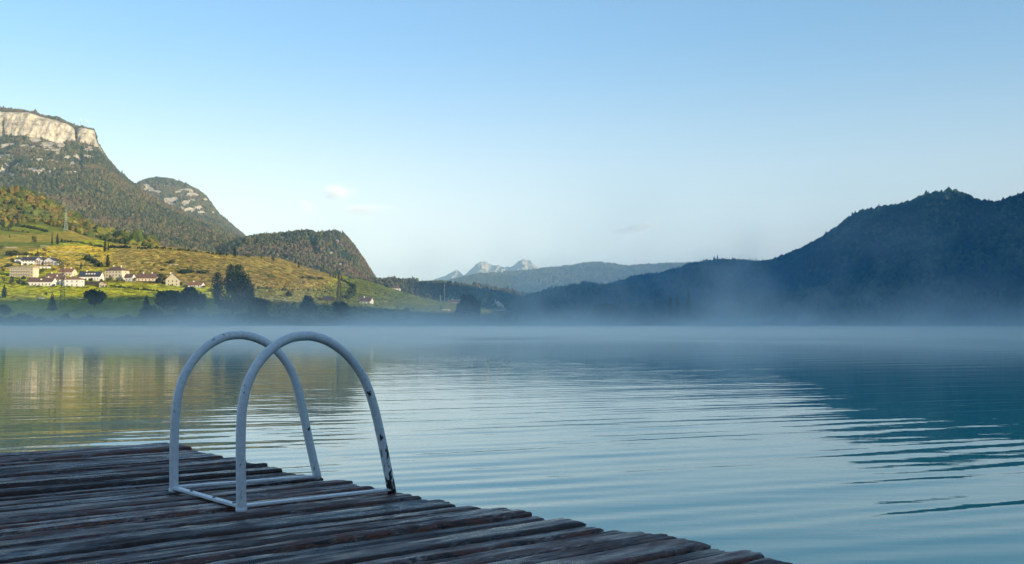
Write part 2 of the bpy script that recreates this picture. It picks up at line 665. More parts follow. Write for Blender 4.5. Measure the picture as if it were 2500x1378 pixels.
# --- the cliff mountain
sil1 = [(-1700, 520), (-1200, 380), (-900, 300), (-300, 262), (0, 263), (22, 263), (65, 268), (115, 283), (145, 285), (165, 298), (182, 305), (200, 308), (230, 315), (238, 352), (262, 391), (285, 416), (310, 441), (330, 453), (360, 478), (400, 503), (450, 526), (500, 548), (550, 570), (605, 584), (700, 625), (900, 690)]
mount = Terrain([
    (2600, -6.0, 0, 0),
    (2700, [(-900, 644), (400, 644), (520, 710), (620, 797), (900, 800)], 0, 0),
    (3800, [(-1700, 640), (-900, 540), (-300, 510), (0, 485), (200, 500), (400, 560), (600, 606), (800, 660), (900, 700)], 25, 0),
    (4700, [(-1700, 630), (-900, 430), (-300, 400), (0, 400), (100, 392), (200, 392), (240, 405), (285, 440), (330, 472), (400, 510), (600, 592), (800, 650), (900, 700)], 62, 0),
    (5200, [(-1700, 550), (-900, 350), (-300, 330), (0, 333), (50, 330), (100, 335), (140, 344), (185, 349), (225, 357), (240, 364), (262, 394), (285, 419), (330, 456), (400, 505), (500, 550), (605, 587), (700, 628), (900, 695)], 18, 4),
    (5290, [(-1700, 512), (-900, 312), (-300, 272), (0, 274), (65, 276), (115, 290), (165, 303), (182, 313), (200, 313), (230, 321), (237, 350), (262, 392), (285, 417), (330, 454), (400, 504), (500, 549), (605, 585), (900, 692)], 14, 4),
    (5500, sil1, 3, 6),
    (7000, off(sil1, 90), 10, 0),
], -1700, 900, 900, [2, 16, 40, 46, 26, 8, 4], (120., 420.), 6)
mpx, mpy = pix(mount.X, mount.D, mount.Z)
tt = mount.tt[:, None] * np.ones_like(mpx) - 1
cliff = smooth01(2.9, 3.08, tt) * smooth01(4.25, 4.05, tt) * smooth01(266, 246, mpx) * smooth01(-900, -500, mpx)
notch = np.exp(-((mpx - 186) / 5.0) ** 2) + 0.9 * np.exp(-((mpx - 8) / 5.0) ** 2) * (mpy > 290) + 0.6 * np.exp(-(((mpx - 25) / 14) ** 2 + ((mpy - 290) / 8) ** 2))
spots = [(100, 391, 15, 5), (18, 381, 26, 6), (8, 417, 12, 10), (27, 427, 10, 6), (122, 425, 6, 14), (215, 366, 15, 6), (215, 383, 14, 4), (140, 372, 9, 10), (85, 343, 22, 9), (60, 356, 16, 5), (115, 352, 24, 8), (150, 355, 18, 7), (165, 385, 10, 8), (178, 400, 8, 10), (105, 415, 7, 8), (95, 428, 12, 5), (132, 412, 7, 5), (60, 428, 22, 3), (5, 358, 10, 6), (-40, 380, 30, 9), (-120, 400, 50, 12)]
scar = fbm(mount.X / 55, mount.Z / 24, 5, 39) * smooth01(440, 400, mpy) * smooth01(338, 350, mpy) * smooth01(250, 215, mpx)
rock = np.maximum(cliff * 1.3 - notch * 1.2, np.maximum(blobs(mount, spots, 31) * 0.75, smooth01(0.04, 0.26, scar) * 0.66))
rock = np.clip(rock, 0, 1)
fold = cliff * (fbm(mount.X / 34, mount.Z / 160, 4, 77) * 26 + fbm(mount.X / 200, mount.Z / 24, 3, 78) * 14)
mount.D = mount.D + fold
mount.X = mount.s[None, :] * mount.D
mount.Z -= notch * cliff * 14
gul = np.exp(-(((mpx - 197) / 5) ** 2)) * smooth01(345, 360, mpy) * smooth01(425, 400, mpy)
mount.Z -= gul * 22
mc = flat_cols(mount, (0.040, 0.050, 0.026), (0.075, 0.080, 0.036), 300, 9)
tag(mount.build('mountain', M_mount, mc, rock), 'high wooded mountain topped by a long pale limestone cliff', 'mountain', kind='structure')
HAZEL = [(0.038, 0.046, 0.030), (0.060, 0.066, 0.034), (0.080, 0.084, 0.036), (0.102, 0.098, 0.040), (0.116, 0.094, 0.046), (0.112, 0.078, 0.050)]
m_ = (rock < 0.30) * smooth01(-0.8, -0.5, tt) * (tt < 5.15) * (mpx > -420) * (mpx < 720)
p, i, _ = mount.scatter(52000, m_)
r = 4.1 * np.exp(rng.normal(0, 0.32, len(p))) * np.where(i > 135, 0.7, 1.0)
p[:, 2] += r * 0.35
tag(lumps('forest', p, r, rng.uniform(0.9, 1.5, len(p)), palette(p, HAZEL, 260, 6), ICO1, 0.22, 0.3), 'mixed forest on the slopes under the pale cliff', 'woodland', kind='stuff')

# --- the second mountain
sil2 = [(100, 560), (250, 490), (335, 449), (350, 441), (380, 435), (420, 440), (455, 452), (490, 472), (505, 485), (520, 505), (535, 525), (560, 545), (600, 578), (680, 610), (900, 690)]
mount2 = Terrain([
    (5500, -6.0, 0, 0),
    (5600, [(100, 640), (400, 620), (600, 620), (900, 720)], 0, 0),
    (6600, [(100, 600), (250, 560), (350, 520), (450, 520), (520, 550), (600, 596), (700, 640), (900, 705)], 45, 0),
    (7100, [(100, 580), (250, 510), (335, 465), (380, 462), (420, 465), (470, 478), (505, 500), (535, 532), (560, 550), (600, 581), (700, 622), (900, 698)], 30, 3),
    (7500, sil2, 4, 6),
    (8800, off(sil2, 80), 0, 0),
], 100, 850, 330, [2, 16, 26, 18, 4], (150., 400.), 12)
spots = [(365, 462, 18, 6), (470, 476, 20, 6), (415, 500, 20, 9), (462, 512, 18, 8), (492, 520, 12, 7), (358, 454, 13, 5), (372, 468, 14, 4), (388, 470, 15, 5), (405, 455, 10, 4), (455, 465, 22, 6), (435, 470, 12, 4), (408, 490, 14, 9), (425, 488, 12, 9), (452, 498, 14, 9), (470, 490, 12, 5), (484, 508, 14, 7), (500, 489, 8, 6), (445, 508, 7, 6), (520, 520, 5, 6), (552, 552, 7, 3)]
rock2 = np.clip(blobs(mount2, spots, 41) * 0.95, 0, 1)
tag(mount2.build('mountain', M_mount, flat_cols(mount2, (0.036, 0.048, 0.028), (0.065, 0.072, 0.036), 300, 10), rock2), 'rounded wooded mountain with broken bands of pale rock behind the cliff mountain', 'mountain', kind='structure')
q2, _ = pix(mount2.X, mount2.D, mount2.Z)
p, _, _ = mount2.scatter(9000, (rock2 < 0.28) * (mount2.tt[:, None] > 1.8) * (mount2.tt[:, None] < 4.2) * (q2 > 320) * (q2 < 640))
r = rng.uniform(5.0, 9.0, len(p))
p[:, 2] += r * 0.3
tag(lumps('forest', p, r, rng.uniform(0.9, 1.4, len(p)), palette(p, HAZEL, 300, 16), ICO1, 0.22, 0.3), 'forest on the rounded mountain behind the cliff mountain', 'woodland', kind='stuff')

# --- the blunt headland in front of them
sil3 = [(480, 640), (545, 597), (600, 577), (640, 570), (700, 565), (735, 564), (760, 563), (772, 569), (800, 565), (820, 563), (835, 566), (855, 585), (875, 612), (890, 635), (905, 660), (920, 682), (945, 697), (1100, 740)]
head = Terrain([
    (2450, -6.0, 0, 0),
    (2600, [(480, 700), (700, 690), (900, 715), (1100, 770)], 0, 0),
    (3000, [(480, 670), (600, 640), (700, 640), (800, 650), (870, 678), (920, 700), (1100, 765)], 12, 0),
    (3300, [(480, 655), (560, 615), (640, 595), (700, 590), (780, 592), (830, 604), (860, 630), (890, 665), (920, 694), (1100, 758)], 18, 2),
    (3600, sil3, 3, 7),
    (4300, off(sil3, 60), 0, 0),
], 480, 1050, 300, [3, 14, 22, 20, 5], (70., 300.), 22)
h3x, h3y = pix(head.X, head.D, head.Z)
head.Z -= 16 * np.exp(-(((h3x - 755 - (h3y - 570) * 0.35) / 9) ** 2)) * smooth01(568, 580, h3y) * smooth01(630, 610, h3y)
spots = [(688, 580, 9, 6), (708, 583, 8, 6), (704, 602, 6, 6), (655, 626, 7, 4), (690, 635, 9, 4), (685, 610, 5, 3), (792, 615, 6, 7), (810, 620, 9, 9), (824, 590, 7, 7), (833, 600, 5, 5), (832, 645, 5, 4), (900, 678, 6, 2)]
rock3 = np.clip(blobs(head, spots, 51) * 0.62, 0, 0.6)
tag(head.build('headland', M_mount, flat_cols(head, (0.045, 0.050, 0.030), (0.085, 0.072, 0.042), 150, 13), rock3), 'blunt forested headland with reddish scree behind the vineyards', 'headland', kind='structure')
p, _, _ = head.scatter(9000, (rock3 < 0.25) * (head.tt[:, None] < 4.15) * (head.tt[:, None] > 0.1))
r = rng.uniform(2.8, 5.6, len(p))
p[:, 2] += r * 0.35
tag(lumps('forest', p, r, rng.uniform(0.9, 1.5, len(p)), palette(p, [(0.030, 0.046, 0.026)] + HAZEL[1:], 150, 26), ICO1, 0.22, 0.25), 'forest covering the blunt headland', 'woodland', kind='stuff')

# --- low hill in the middle distance
silN = [(850, 684), (905, 683), (960, 682), (1000, 684), (1050, 681), (1080, 680), (1100, 684), (1140, 690), (1170, 698), (1200, 704), (1250, 713), (1300, 724), (1350, 736), (1500, 765)]
low = Terrain([
    (1800, -6.0, 0, 0),
    (1850, [(800, 770), (1500, 785)], 0, 0),
    (2100, [(800, 735), (905, 728), (1000, 722), (1100, 720), (1200, 726), (1300, 740), (1500, 770)], 3, 0),
    (2300, [(800, 705), (905, 696), (960, 695), (1000, 700), (1080, 699), (1140, 706), (1200, 713), (1300, 728), (1500, 766)], 5, 2),
    (2550, silN, 1.5, 4),
    (3100, off(silN, 30), 0, 0),
], 800, 1480, 220, [2, 10, 14, 12, 5], (60., 120.), 33)
lpx, lpy = pix(low.X, low.D, low.Z)
lc = flat_cols(low, (0.045, 0.060, 0.025), (0.075, 0.080, 0.030), 90, 14)
sunlit_strip = smooth01(1000, 1030, lpx) * smooth01(1170, 1140, lpx) * (low.tt[:, None] > 3.3)
lc = lc * (1 - sunlit_strip[..., None]) + np.array((0.17, 0.17, 0.05)) * sunlit_strip[..., None]  # crest strip painted lighter to stand for the sun catching it
tag(low.build('hill', M_wood_land, lc), 'low wooded hill with a painted sunlit strip on top between the lake and the far ridge', 'hill', kind='structure')
p, _, _ = low.scatter(7000, (sunlit_strip < 0.4 + rng.random(sunlit_strip.shape) * 0.2) * (low.tt[:, None] < 4.2) * (low.tt[:, None] > 0.5))
r = rng.uniform(2.2, 4.8, len(p))
p[:, 2] += r * 0.5
tag(lumps('forest', p, r, rng.uniform(0.9, 1.5, len(p)), palette(p, HAZEL[:5], 90, 36), ICO1, 0.22, 0.25), 'wood covering the low hill with the painted sunlit strip on top', 'woodland', kind='stuff')

# --- the shaded hill across the water
SHR = [(1100, 1080), (1500, 1060), (1900, 1000), (2400, 960), (3000, 850), (3700, 620)]
silR = [(1100, 760), (1250, 735), (1320, 718), (1345, 706), (1400, 699), (1440, 692), (1470, 699), (1500, 692), (1560, 674), (1610, 670), (1650, 662), (1700, 649), (1760, 644), (1800, 643), (1850, 646), (1880, 641), (1920, 628), (1970, 606), (2000, 593), (2040, 566), (2075, 538), (2100, 524), (2150, 513), (2200, 503), (2230, 494), (2260, 481), (2300, 475), (2330, 473), (2360, 482), (2385, 497), (2420, 503), (2440, 503), (2460, 493), (2490, 484), (2560, 468), (2620, 435), (2700, 395), (3000, 300), (3700, 200)]  # last points, out of view, raised to keep the slope shaded
east = Terrain([
    (SHR, -1.0, 0, 0),
    (plus(SHR, 14), 1.4, 0, 0),
    (plus(SHR, 160), 6.0, 0.8, 0),
    ([(1100, 1500), (1500, 1420), (1900, 1350), (2400, 1250), (3000, 1080), (3700, 800)],
     [(1100, 782), (1300, 776), (1500, 766), (1700, 755), (1900, 738), (2100, 724), (2300, 712), (2500, 706), (3000, 690), (3700, 640)], 4, 0),
    ([(1100, 1800), (1500, 1750), (1900, 1650), (2400, 1550), (3000, 1330), (3700, 980)],
     [(1100, 776), (1300, 748), (1400, 736), (1500, 727), (1600, 714), (1700, 706), (1800, 700), (1900, 690), (2040, 640), (2150, 606), (2300, 585), (2420, 590), (2500, 585), (3000, 545), (3700, 480)], 34, 0),
    ([(1100, 2400), (1300, 2400), (1700, 2300), (2000, 2150), (2330, 2000), (2700, 1780), (3000, 1600), (3700, 1200)], silR, 1.5, 5),
    ([(1100, 2900), (1700, 2900), (2330, 2700), (3000, 2300), (3700, 1900)], off(silR, 110), 0, 0),
], 1120, 3700, 640, [3, 6, 14, 26, 34, 8], (110., 200.), 44)
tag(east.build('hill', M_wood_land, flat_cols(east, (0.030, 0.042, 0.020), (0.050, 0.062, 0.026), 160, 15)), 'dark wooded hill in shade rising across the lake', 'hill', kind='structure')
ex, ey = pix(east.X, east.D, east.Z)
et = east.tt[:, None] * np.ones_like(ex)
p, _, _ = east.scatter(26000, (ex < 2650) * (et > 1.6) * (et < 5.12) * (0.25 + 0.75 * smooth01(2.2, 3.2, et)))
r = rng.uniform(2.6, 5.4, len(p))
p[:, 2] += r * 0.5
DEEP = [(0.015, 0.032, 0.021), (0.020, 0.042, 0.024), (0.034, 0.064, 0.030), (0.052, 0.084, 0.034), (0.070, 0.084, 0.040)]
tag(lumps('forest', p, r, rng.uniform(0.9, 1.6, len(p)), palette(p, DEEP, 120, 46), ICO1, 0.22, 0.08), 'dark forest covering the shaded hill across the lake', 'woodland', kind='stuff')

# --- the ridge goes on along the eastern shore beside and behind the viewer; its crest is where the morning shade line on the far slope comes from
XC = 1020.0
cr = []
for a, b in [(-500, 732), (0, 731), (200, 726), (370, 724), (500, 730), (650, 739), (850, 748), (980, 760), (1090, 768), (1230, 769)]:
    q = hill.cast(a, b)
    t = (XC - q.x) / SUN.x
    cr.append((q.y + t * SUN.y, q.z + t * SUN.z))
cr += [(1150, 330), (1500, 370)]  # unseen crest raised here to shade the hills across the lake
cr.sort()
cy_ = np.array([c[0] for c in cr]); cz_ = np.array([c[1] for c in cr])
ys = np.concatenate([np.linspace(-4000, 300, 60)[:-1], np.linspace(300, 1500, 120)])
prof = [(0.0, 620), (0.12, 700), (0.5, 850), (0.85, 960), (1.0, 1020), (0.9, 1120), (0.45, 1500), (0.1, 1900)]
zc = np.interp(ys, cy_, cz_)
zc = zc + 30 * smooth01(0, -1500, ys)
xr = np.array([np.interp(np.linspace(0, 7, 29), range(8), [b for _, b in prof])] * len(ys))
wr = np.interp(np.linspace(0, 7, 29), range(8), [a for a, _ in prof])
Zr = zc[:, None] * wr[None] - 1
Xr, Yr = xr, ys[:, None] * np.ones_like(xr)
Zr = Zr + fbm(Xr / 120, Yr / 120, 4, 60) * 14 * (np.abs(wr - 1) > 0.05)[None] * (wr > 0.05)[None]
Xr = Xr - smooth01(900, 1500, Yr) * 120
ii = np.arange(Xr.size).reshape(Xr.shape)
ff = np.stack([ii[:-1, :-1], ii[:-1, 1:], ii[1:, 1:], ii[1:, :-1]], -1).reshape(-1, 4)
cc = np.tile(np.array((0.04, 0.055, 0.024)), (Xr.size, 1))
tag(link('hill', mesh_np('hill', np.stack([Xr, Yr, Zr], -1).reshape(-1, 3), ff, M_wood_land, True, cc)), 'wooded ridge along the eastern shore of the lake beyond the shaded hill', 'hill', kind='structure')

# --- far ridge and pale peaks
silF = [(1000, 705), (1080, 690), (1130, 679), (1160, 670), (1220, 668), (1270, 662), (1330, 655), (1400, 648), (1430, 643), (1470, 642), (1490, 645), (1520, 650), (1540, 650), (1580, 646), (1640, 643), (1700, 645), (1760, 650), (1900, 660), (2100, 690)]
far = Terrain([
    (9700, -6.0, 0, 0),
    (10200, [(1000, 740), (2100, 760)], 0, 0),
    (11700, [(1000, 725), (1130, 702), (1250, 692), (1400, 684), (1480, 682), (1560, 690), (1700, 682), (2100, 730)], 50, 0),
    (12900, [(1000, 712), (1130, 687), (1250, 674), (1400, 662), (1480, 657), (1540, 664), (1700, 656), (2100, 705)], 45, 0),
    (13800, silF, 5, 4),
    (16500, off(silF, 30), 0, 0),
], 1000, 2050, 320, [2, 10, 16, 14, 4], (390., 750.), 52)
fx, fy = pix(far.X, far.D, far.Z)
fc = flat_cols(far, (0.045, 0.060, 0.030), (0.075, 0.085, 0.036), 500, 17)
mm = (smooth01(0.15, 0.45, fbm(far.X / 500, far.D / 700, 4, 71)) * smooth01(1380, 1420, fx) * smooth01(1660, 1560, fx) * (fy < 672) * 0.8)[..., None]
fc = fc * (1 - mm) + np.array((0.19, 0.18, 0.07)) * mm
tag(far.build('mountain', M_mount, fc, np.zeros_like(fx)), 'long blue hazy wooded ridge at the end of the valley', 'mountain', kind='structure')
p, _, _ = far.scatter(12000, (mm[..., 0] < 0.35) * (far.tt[:, None] > 1.5) * (far.tt[:, None] < 4.1))
r = rng.uniform(8.0, 16.0, len(p))
tag(lumps('forest', p, r, rng.uniform(0.8, 1.3, len(p)), palette(p, HAZEL[:5], 500, 56), ICO1, 0.2, 0.3), 'forest on the long hazy ridge at the end of the valley', 'woodland', kind='stuff')

silP = [(980, 720), (1040, 697), (1062, 685), (1090, 675), (1104, 668), (1115, 662), (1124, 668), (1131, 676), (1145, 664), (1157, 654), (1164, 648), (1175, 641), (1180, 643), (1186, 641), (1193, 647), (1205, 652), (1216, 652), (1227, 657), (1240, 655), (1250, 655), (1262, 644), (1273, 638), (1283, 637), (1295, 640), (1304, 647), (1315, 655), (1345, 668), (1420, 690), (1500, 720)]
peaks = Terrain([
    (20500, -6.0, 0, 0),
    (21000, off(silP, 40), 0, 0),
    (22800, off(silP, 14), 200, 0),
    (24000, off(silP, -2), 22, 0),
    (26200, off(silP, 40), 0, 0),
], 980, 1500, 260, [2, 20, 26, 6], (120., 420.), 62)
tag(peaks.build('mountain', M_mount, flat_cols(peaks, (0.30, 0.28, 0.24), (0.46, 0.42, 0.36), 600, 18), np.clip(0.75 + fbm(peaks.X / 300, peaks.D / 500, 4, 80) * 0.6, 0, 1)), 'pale bare twin peaks on the horizon behind the hazy ridge', 'mountain', kind='structure')

# --- valley floor under everything beyond the shore
g = np.array([(-16000, 1300, 0.4), (9000, 1300, 0.4), (22000, 27800, 0.4), (-21500, 27800, 0.4)], float)
tag(link('ground', mesh_np('ground', g, np.array([[0, 1, 2, 3]]), M_wood_land, False, np.tile(np.array((0.06, 0.07, 0.03)), (4, 1)))), 'flat valley floor stretching away behind the lake shore', 'ground', kind='structure')

# ------------------------------------------------------------------ lake
def water_mat():
    m, n, l, b = nmat('lake_water')
    b.inputs['Base Color'].default_value = (0.015, 0.31, 0.26, 1)
    b.inputs['Roughness'].default_value = 0.015
    b.inputs['IOR'].default_value = 1.33
    geo = N(n, 'ShaderNodeNewGeometry')
    mp = N(n, 'ShaderNodeMapping')
    mp.inputs['Rotation'].default_value = (0, 0, R_(-22))
    mp.inputs['Scale'].default_value = (0.5, 2.2, 1.0)
    l.new(geo.outputs['Position'], mp.inputs['Vector'])
    nz = N(n, 'ShaderNodeTexNoise', Scale=1.6, Detail=3.0, Roughness=0.5)
    l.new(mp.outputs[0], nz.inputs['Vector'])
    bp = N(n, 'ShaderNodeBump', Strength=0.16, Distance=0.02)
    l.new(nz.outputs['Fac'], bp.inputs['Height'])
    l.new(bp.outputs[0], b.inputs['Normal'])
    return m


xs = np.concatenate([[-20000, -6000, -2000, -600, -200, -90, -55], np.arange(-38, -8, 0.35), np.arange(-8, 12, 0.16), np.arange(12, 40, 0.35), [55, 90, 200, 600, 2000, 6000, 20000]])
ys = np.concatenate([[-6000, -1500, -300, -60, -20, -8], np.arange(-2, 24, 0.07), np.arange(24, 100, 0.13), [110, 140, 200, 320, 600, 1000, 1500, 3000]])
GX, GY = np.meshgrid(xs, ys)
Zw = np.zeros_like(GX)
grp = 0.55 + 0.9 * vnoise(GX / 9.0, GY / 3.5, 3) * vnoise(GX / 26 + 7, GY / 9, 5) * 1.8
wr_ = random.Random(5)
for k in range(34):
    lam = wr_.uniform(0.30, 0.66) if k < 20 else wr_.uniform(0.7, 2.4)
    ang = R_(wr_.gauss(23, 4.5 if k < 20 else 14))
    kk = 2 * math.pi / lam
    sl = (0.0041 if k < 20 else 0.0013) * wr_.uniform(0.5, 1.3)
    Zw += sl / kk * np.sin(kk * (-math.sin(ang) * GX + math.cos(ang) * GY) + wr_.uniform(0, 6.28))
fade = smooth01(-40, -30, GX) * smooth01(41, 32, GX) * smooth01(-8, -1, GY) * (1 - 0.65 * smooth01(35, 90, GY)) * smooth01(101, 90, GY)
Zw *= grp * fade * (1 + 1.3 * smooth01(20, 5, GY)) * (1 - 0.3 * smooth01(12, 26, GY))
ii = np.arange(GX.size).reshape(GX.shape)
ff = np.stack([ii[:-1, :-1], ii[:-1, 1:], ii[1:, 1:], ii[1:, :-1]], -1).reshape(-1, 4)
tag(link('lake', mesh_np('lake', np.stack([GX, GY, Zw], -1).reshape(-1, 3), ff, water_mat(), True)), 'calm rippled lake mirroring the sky and the hills', 'lake', kind='structure')

# ------------------------------------------------------------------ jetty and ladder
DK = 0.35                       # deck height above water
U = H - DK                      # eye height above deck


def deck_pt(px, py):
    x, y, z = at(px, py, 1.0)
    k = (H - DK) / (H - z)
    return Vector((x * k, y * k, DK))


corner = deck_pt(405, 1081)
edge_dir = (deck_pt(1958, 1378) - corner).normalized()      # along the free edge, towards the viewer
in_dir = Vector((edge_dir.y, -edge_dir.x, 0)).normalized()       # along the planks, away from the free edge


def wood_mat(name, base):
    m, n, l, b = nmat(name)
    tc = N(n, 'ShaderNodeTexCoord')
    oi = N(n, 'ShaderNodeObjectInfo')
    mul = N(n, 'ShaderNodeMath', operation='MULTIPLY')
    mul.inputs[1].default_value = 53.0
    l.new(oi.outputs['Random'], mul.inputs[0])
    cmb = N(n, 'ShaderNodeCombineXYZ')
    l.new(mul.outputs[0], cmb.inputs[0]); l.new(mul.outputs[0], cmb.inputs[1])
    add = N(n, 'ShaderNodeVectorMath', operation='ADD')
    l.new(tc.outputs['Object'], add.inputs[0]); l.new(cmb.outputs[0], add.inputs[1])

    def stretched(sx, sy, sz, scale, det, dist=0.0):
        mp = N(n, 'ShaderNodeMapping')
        mp.inputs['Scale'].default_value = (sx, sy, sz)
        l.new(add.outputs[0], mp.inputs['Vector'])
        q = N(n, 'ShaderNodeTexNoise', Scale=scale, Detail=det, Roughness=0.62, Distortion=dist)
        l.new(mp.outputs[0], q.inputs['Vector'])
        return q.outputs['Fac']
    grain = stretched(2.6, 13, 13, 3.2, 9.0, 0.8)
    fine = stretched(11.0, 46, 46, 2.2, 7.0, 0.6)
    blot = stretched(3.0, 7, 7, 1.9, 7.0, 0.6)
    big = stretched(0.9, 2.2, 2.2, 1.3, 4.0)
    cg = ramp(n, base)
    l.new(grain, cg.inputs[0])
    grey = ramp(n, [(0.38, (0.014, 0.012, 0.012)), (0.50, (0.110, 0.098, 0.094)), (0.66, (0.40, 0.37, 0.35))])
    l.new(fine, grey.inputs[0])
    bl = ramp(n, [(0.48, (0, 0, 0)), (0.62, (1, 1, 1))])
    l.new(blot, bl.inputs[0])
    c = mixc(n, l, bl.outputs[0], cg.outputs[0], grey.outputs[0])
    # darker and lighter boards
    rn = ramp(n, [(0.0, (0.34, 0.29, 0.29)), (0.5, (0.70, 0.62, 0.61)), (1.0, (1.20, 1.08, 1.06))])
    l.new(oi.outputs['Random'], rn.inputs[0])
    c = mixc(n, l, 1.0, c, rn.outputs[0], 'MULTIPLY')
    l.new(c, b.inputs['Base Color'])
    # wet film here and there
    rr = ramp(n, [(0.40, (0.10,) * 3), (0.50, (0.30,) * 3), (0.62, (0.66,) * 3)])
    l.new(big, rr.inputs[0])
    mx = N(n, 'ShaderNodeMath', operation='MULTIPLY_ADD')
    mx.inputs[1].default_value = 0.35
    l.new(grain, mx.inputs[0]); l.new(rr.outputs[0], mx.inputs[2])
    sb = N(n, 'ShaderNodeMath', operation='SUBTRACT')
    sb.inputs[1].default_value = 0.12
    l.new(mx.outputs[0], sb.inputs[0])
    l.new(sb.outputs[0], b.inputs['Roughness'])
    b.inputs['Specular IOR Level'].default_value = 0.5
    ma = N(n, 'ShaderNodeMath', operation='ADD')
    l.new(grain, ma.inputs[0]); l.new(fine, ma.inputs[1])
    bp = N(n, 'ShaderNodeBump', Strength=0.9, Distance=0.005)
    l.new(ma.outputs[0], bp.inputs['Height'])
    l.new(bp.outputs[0], b.inputs['Normal'])
    return m


M_plank = wood_mat('weathered_plank', [(0.36, (0.008, 0.006, 0.006)), (0.44, (0.050, 0.032, 0.028)), (0.53, (0.170, 0.062, 0.034)), (0.62, (0.085, 0.050, 0.040)), (0.74, (0.190, 0.160, 0.150))])
M_beam = wood_mat('dark_beam', [(0.3, (0.006, 0.005, 0.005)), (0.7, (0.020, 0.016, 0.014))])

dock = empty('wooden_jetty', corner - Vector((0, 0, 0)), 0)
tag(dock, 'dark weathered wooden jetty of rough wet planks reaching into the lake', 'jetty')
ang_in = math.atan2(in_dir.y, in_dir.x)
dock.rotation_euler = (0, 0, ang_in)
# local frame: +X inward along the planks, -Y or +Y along the edge
ysgn = 1.0 if (Matrix.Rotation(ang_in, 4, 'Z') @ Vector((0, 1, 0))).dot(edge_dir) > 0 else -1.0


def plank_mesh(w, L, th, rr):
    """one rough board: rounded, wavy, with a few long checks"""
    nl = 84
    prof = [(-0.5, 0.0), (-0.5, 0.58), (-0.485, 0.85), (-0.44, 0.975), (-0.29, 1.0), (-0.20, 1.0), (-0.12, 1.0), (-0.04, 1.0), (0.04, 1.0), (0.12, 1.0), (0.20, 1.0), (0.29, 1.0), (0.44, 0.975), (0.485, 0.85), (0.5, 0.58), (0.5, 0.0)]
    k = len(prof)
    ph = [rr.uniform(0, 100) for _ in range(6)]
    check = rr.uniform(-0.3, 0.3)
    deep = rr.choice([0.0, 0.0, 0.16, 0.24])
    xs_ = np.concatenate([[0, 0.006, 0.02], np.linspace(0.045, 3.3, nl - 5), [3.9, L]])
    V, F = [], []
    for i, x in enumerate(xs_):
        wob = 0.003 * math.sin(x * 1.3 + ph[0]) + 0.002 * mnoise.noise(Vector((x * 6 + ph[1], 0, 3.3)))
        ww = w * (1 + 0.03 * mnoise.noise(Vector((x * 5 + ph[2], 0, 5.1))))
        dz = 0.003 * math.sin(x * 2.0 + ph[4])
        endr = 0.75 if i == 0 else (0.93 if i == 1 else 1.0)
        for (a, c) in prof:
            y = a * ww + wob
            z = (c - 1) * th
            if c > 0.9:
                nz_ = mnoise.noise(Vector((x * 4.5 + ph[5], a * 7 + ph[1], 1.3)))
                n2 = mnoise.noise(Vector((x * 14 + ph[5], a * 16 + ph[1], 4.1)))
                n3 = mnoise.noise(Vector((x * 1.4 + ph[0], a * 34 + ph[2], 7.7)))
                z += nz_ * 0.0035 + n2 * 0.0022 + n3 * 0.0015
                if abs(a - check) < 0.09 and deep:
                    z -= deep * th * max(0.0, mnoise.noise(Vector((x * 0.9 + ph[2], 0, 9.0))) + 0.3)
                z -= (1 - endr) * th * 0.5
                z += dz
            xx = x + (mnoise.noise(Vector((a * 6 + ph[3], c * 3, 2.2))) * 0.012 if i < 3 else 0)
            V.append((xx, y, z))
    for i in range(len(xs_) - 1):
        for j in range(k - 1):
            a = i * k + j
            F.append((a, a + 1, a + k + 1, a + k))
        F.append((i * k + k - 1, i * k, i * k + k, i * k + 2 * k - 1))
    F.append(tuple(range(k)))
    e = (len(xs_) - 1) * k
    F.append(tuple(e + j for j in reversed(range(k))))
    me = bpy.data.meshes.new('plank')
    me.from_pydata(V, [], F)
    me.validate()
    me.polygons.foreach_set('use_smooth', [True] * len(me.polygons))
    me.materials.append(M_plank)
    me.update()
    return me


pr = random.Random(3)
y = 0.0
k = 0
while y < 7.6:
    w = pr.choice([0.085, 0.095, 0.105, 0.115, 0.125, 0.14]) * pr.uniform(0.95, 1.05)
    me = plank_mesh(w, 4.6, 0.05, pr)
    o = link('plank', me, dock)
    ins = float(np.interp(y, [0, 1.1, 2.26, 3.0, 3.9, 4.7, 5.3, 7], [0, .05, .095, .10, .01, -.025, -.05, -.06]))
    o.location = (ins + pr.uniform(-0.022, 0.022), ysgn * (y + w / 2), pr.uniform(-0.012, 0.008))
    o.rotation_euler = (pr.gauss(0, 0.06), pr.gauss(0, 0.001), pr.gauss(0, 0.0018))
    y += w + pr.choice([0.010, 0.016, 0.022, 0.030])
    k += 1
DL = y
for x in (0.35, 1.7, 3.0, 4.25):
    b = MB(); b.box(x - 0.06, x + 0.06, min(0, ysgn * DL) + 0.04, max(0, ysgn * DL) - 0.04, -0.22, -0.066)
    b.build('beam', M_beam, dock)
for x in (0.35, 4.25):
    for yy in (0.3, 2.6, 4.9, 7.2):
        b = MB(); b.tube([(x, ysgn * yy, -2.4), (x, ysgn * yy, -0.224)], 0.075, 12)
        b.build('pile', M_beam, dock, True)


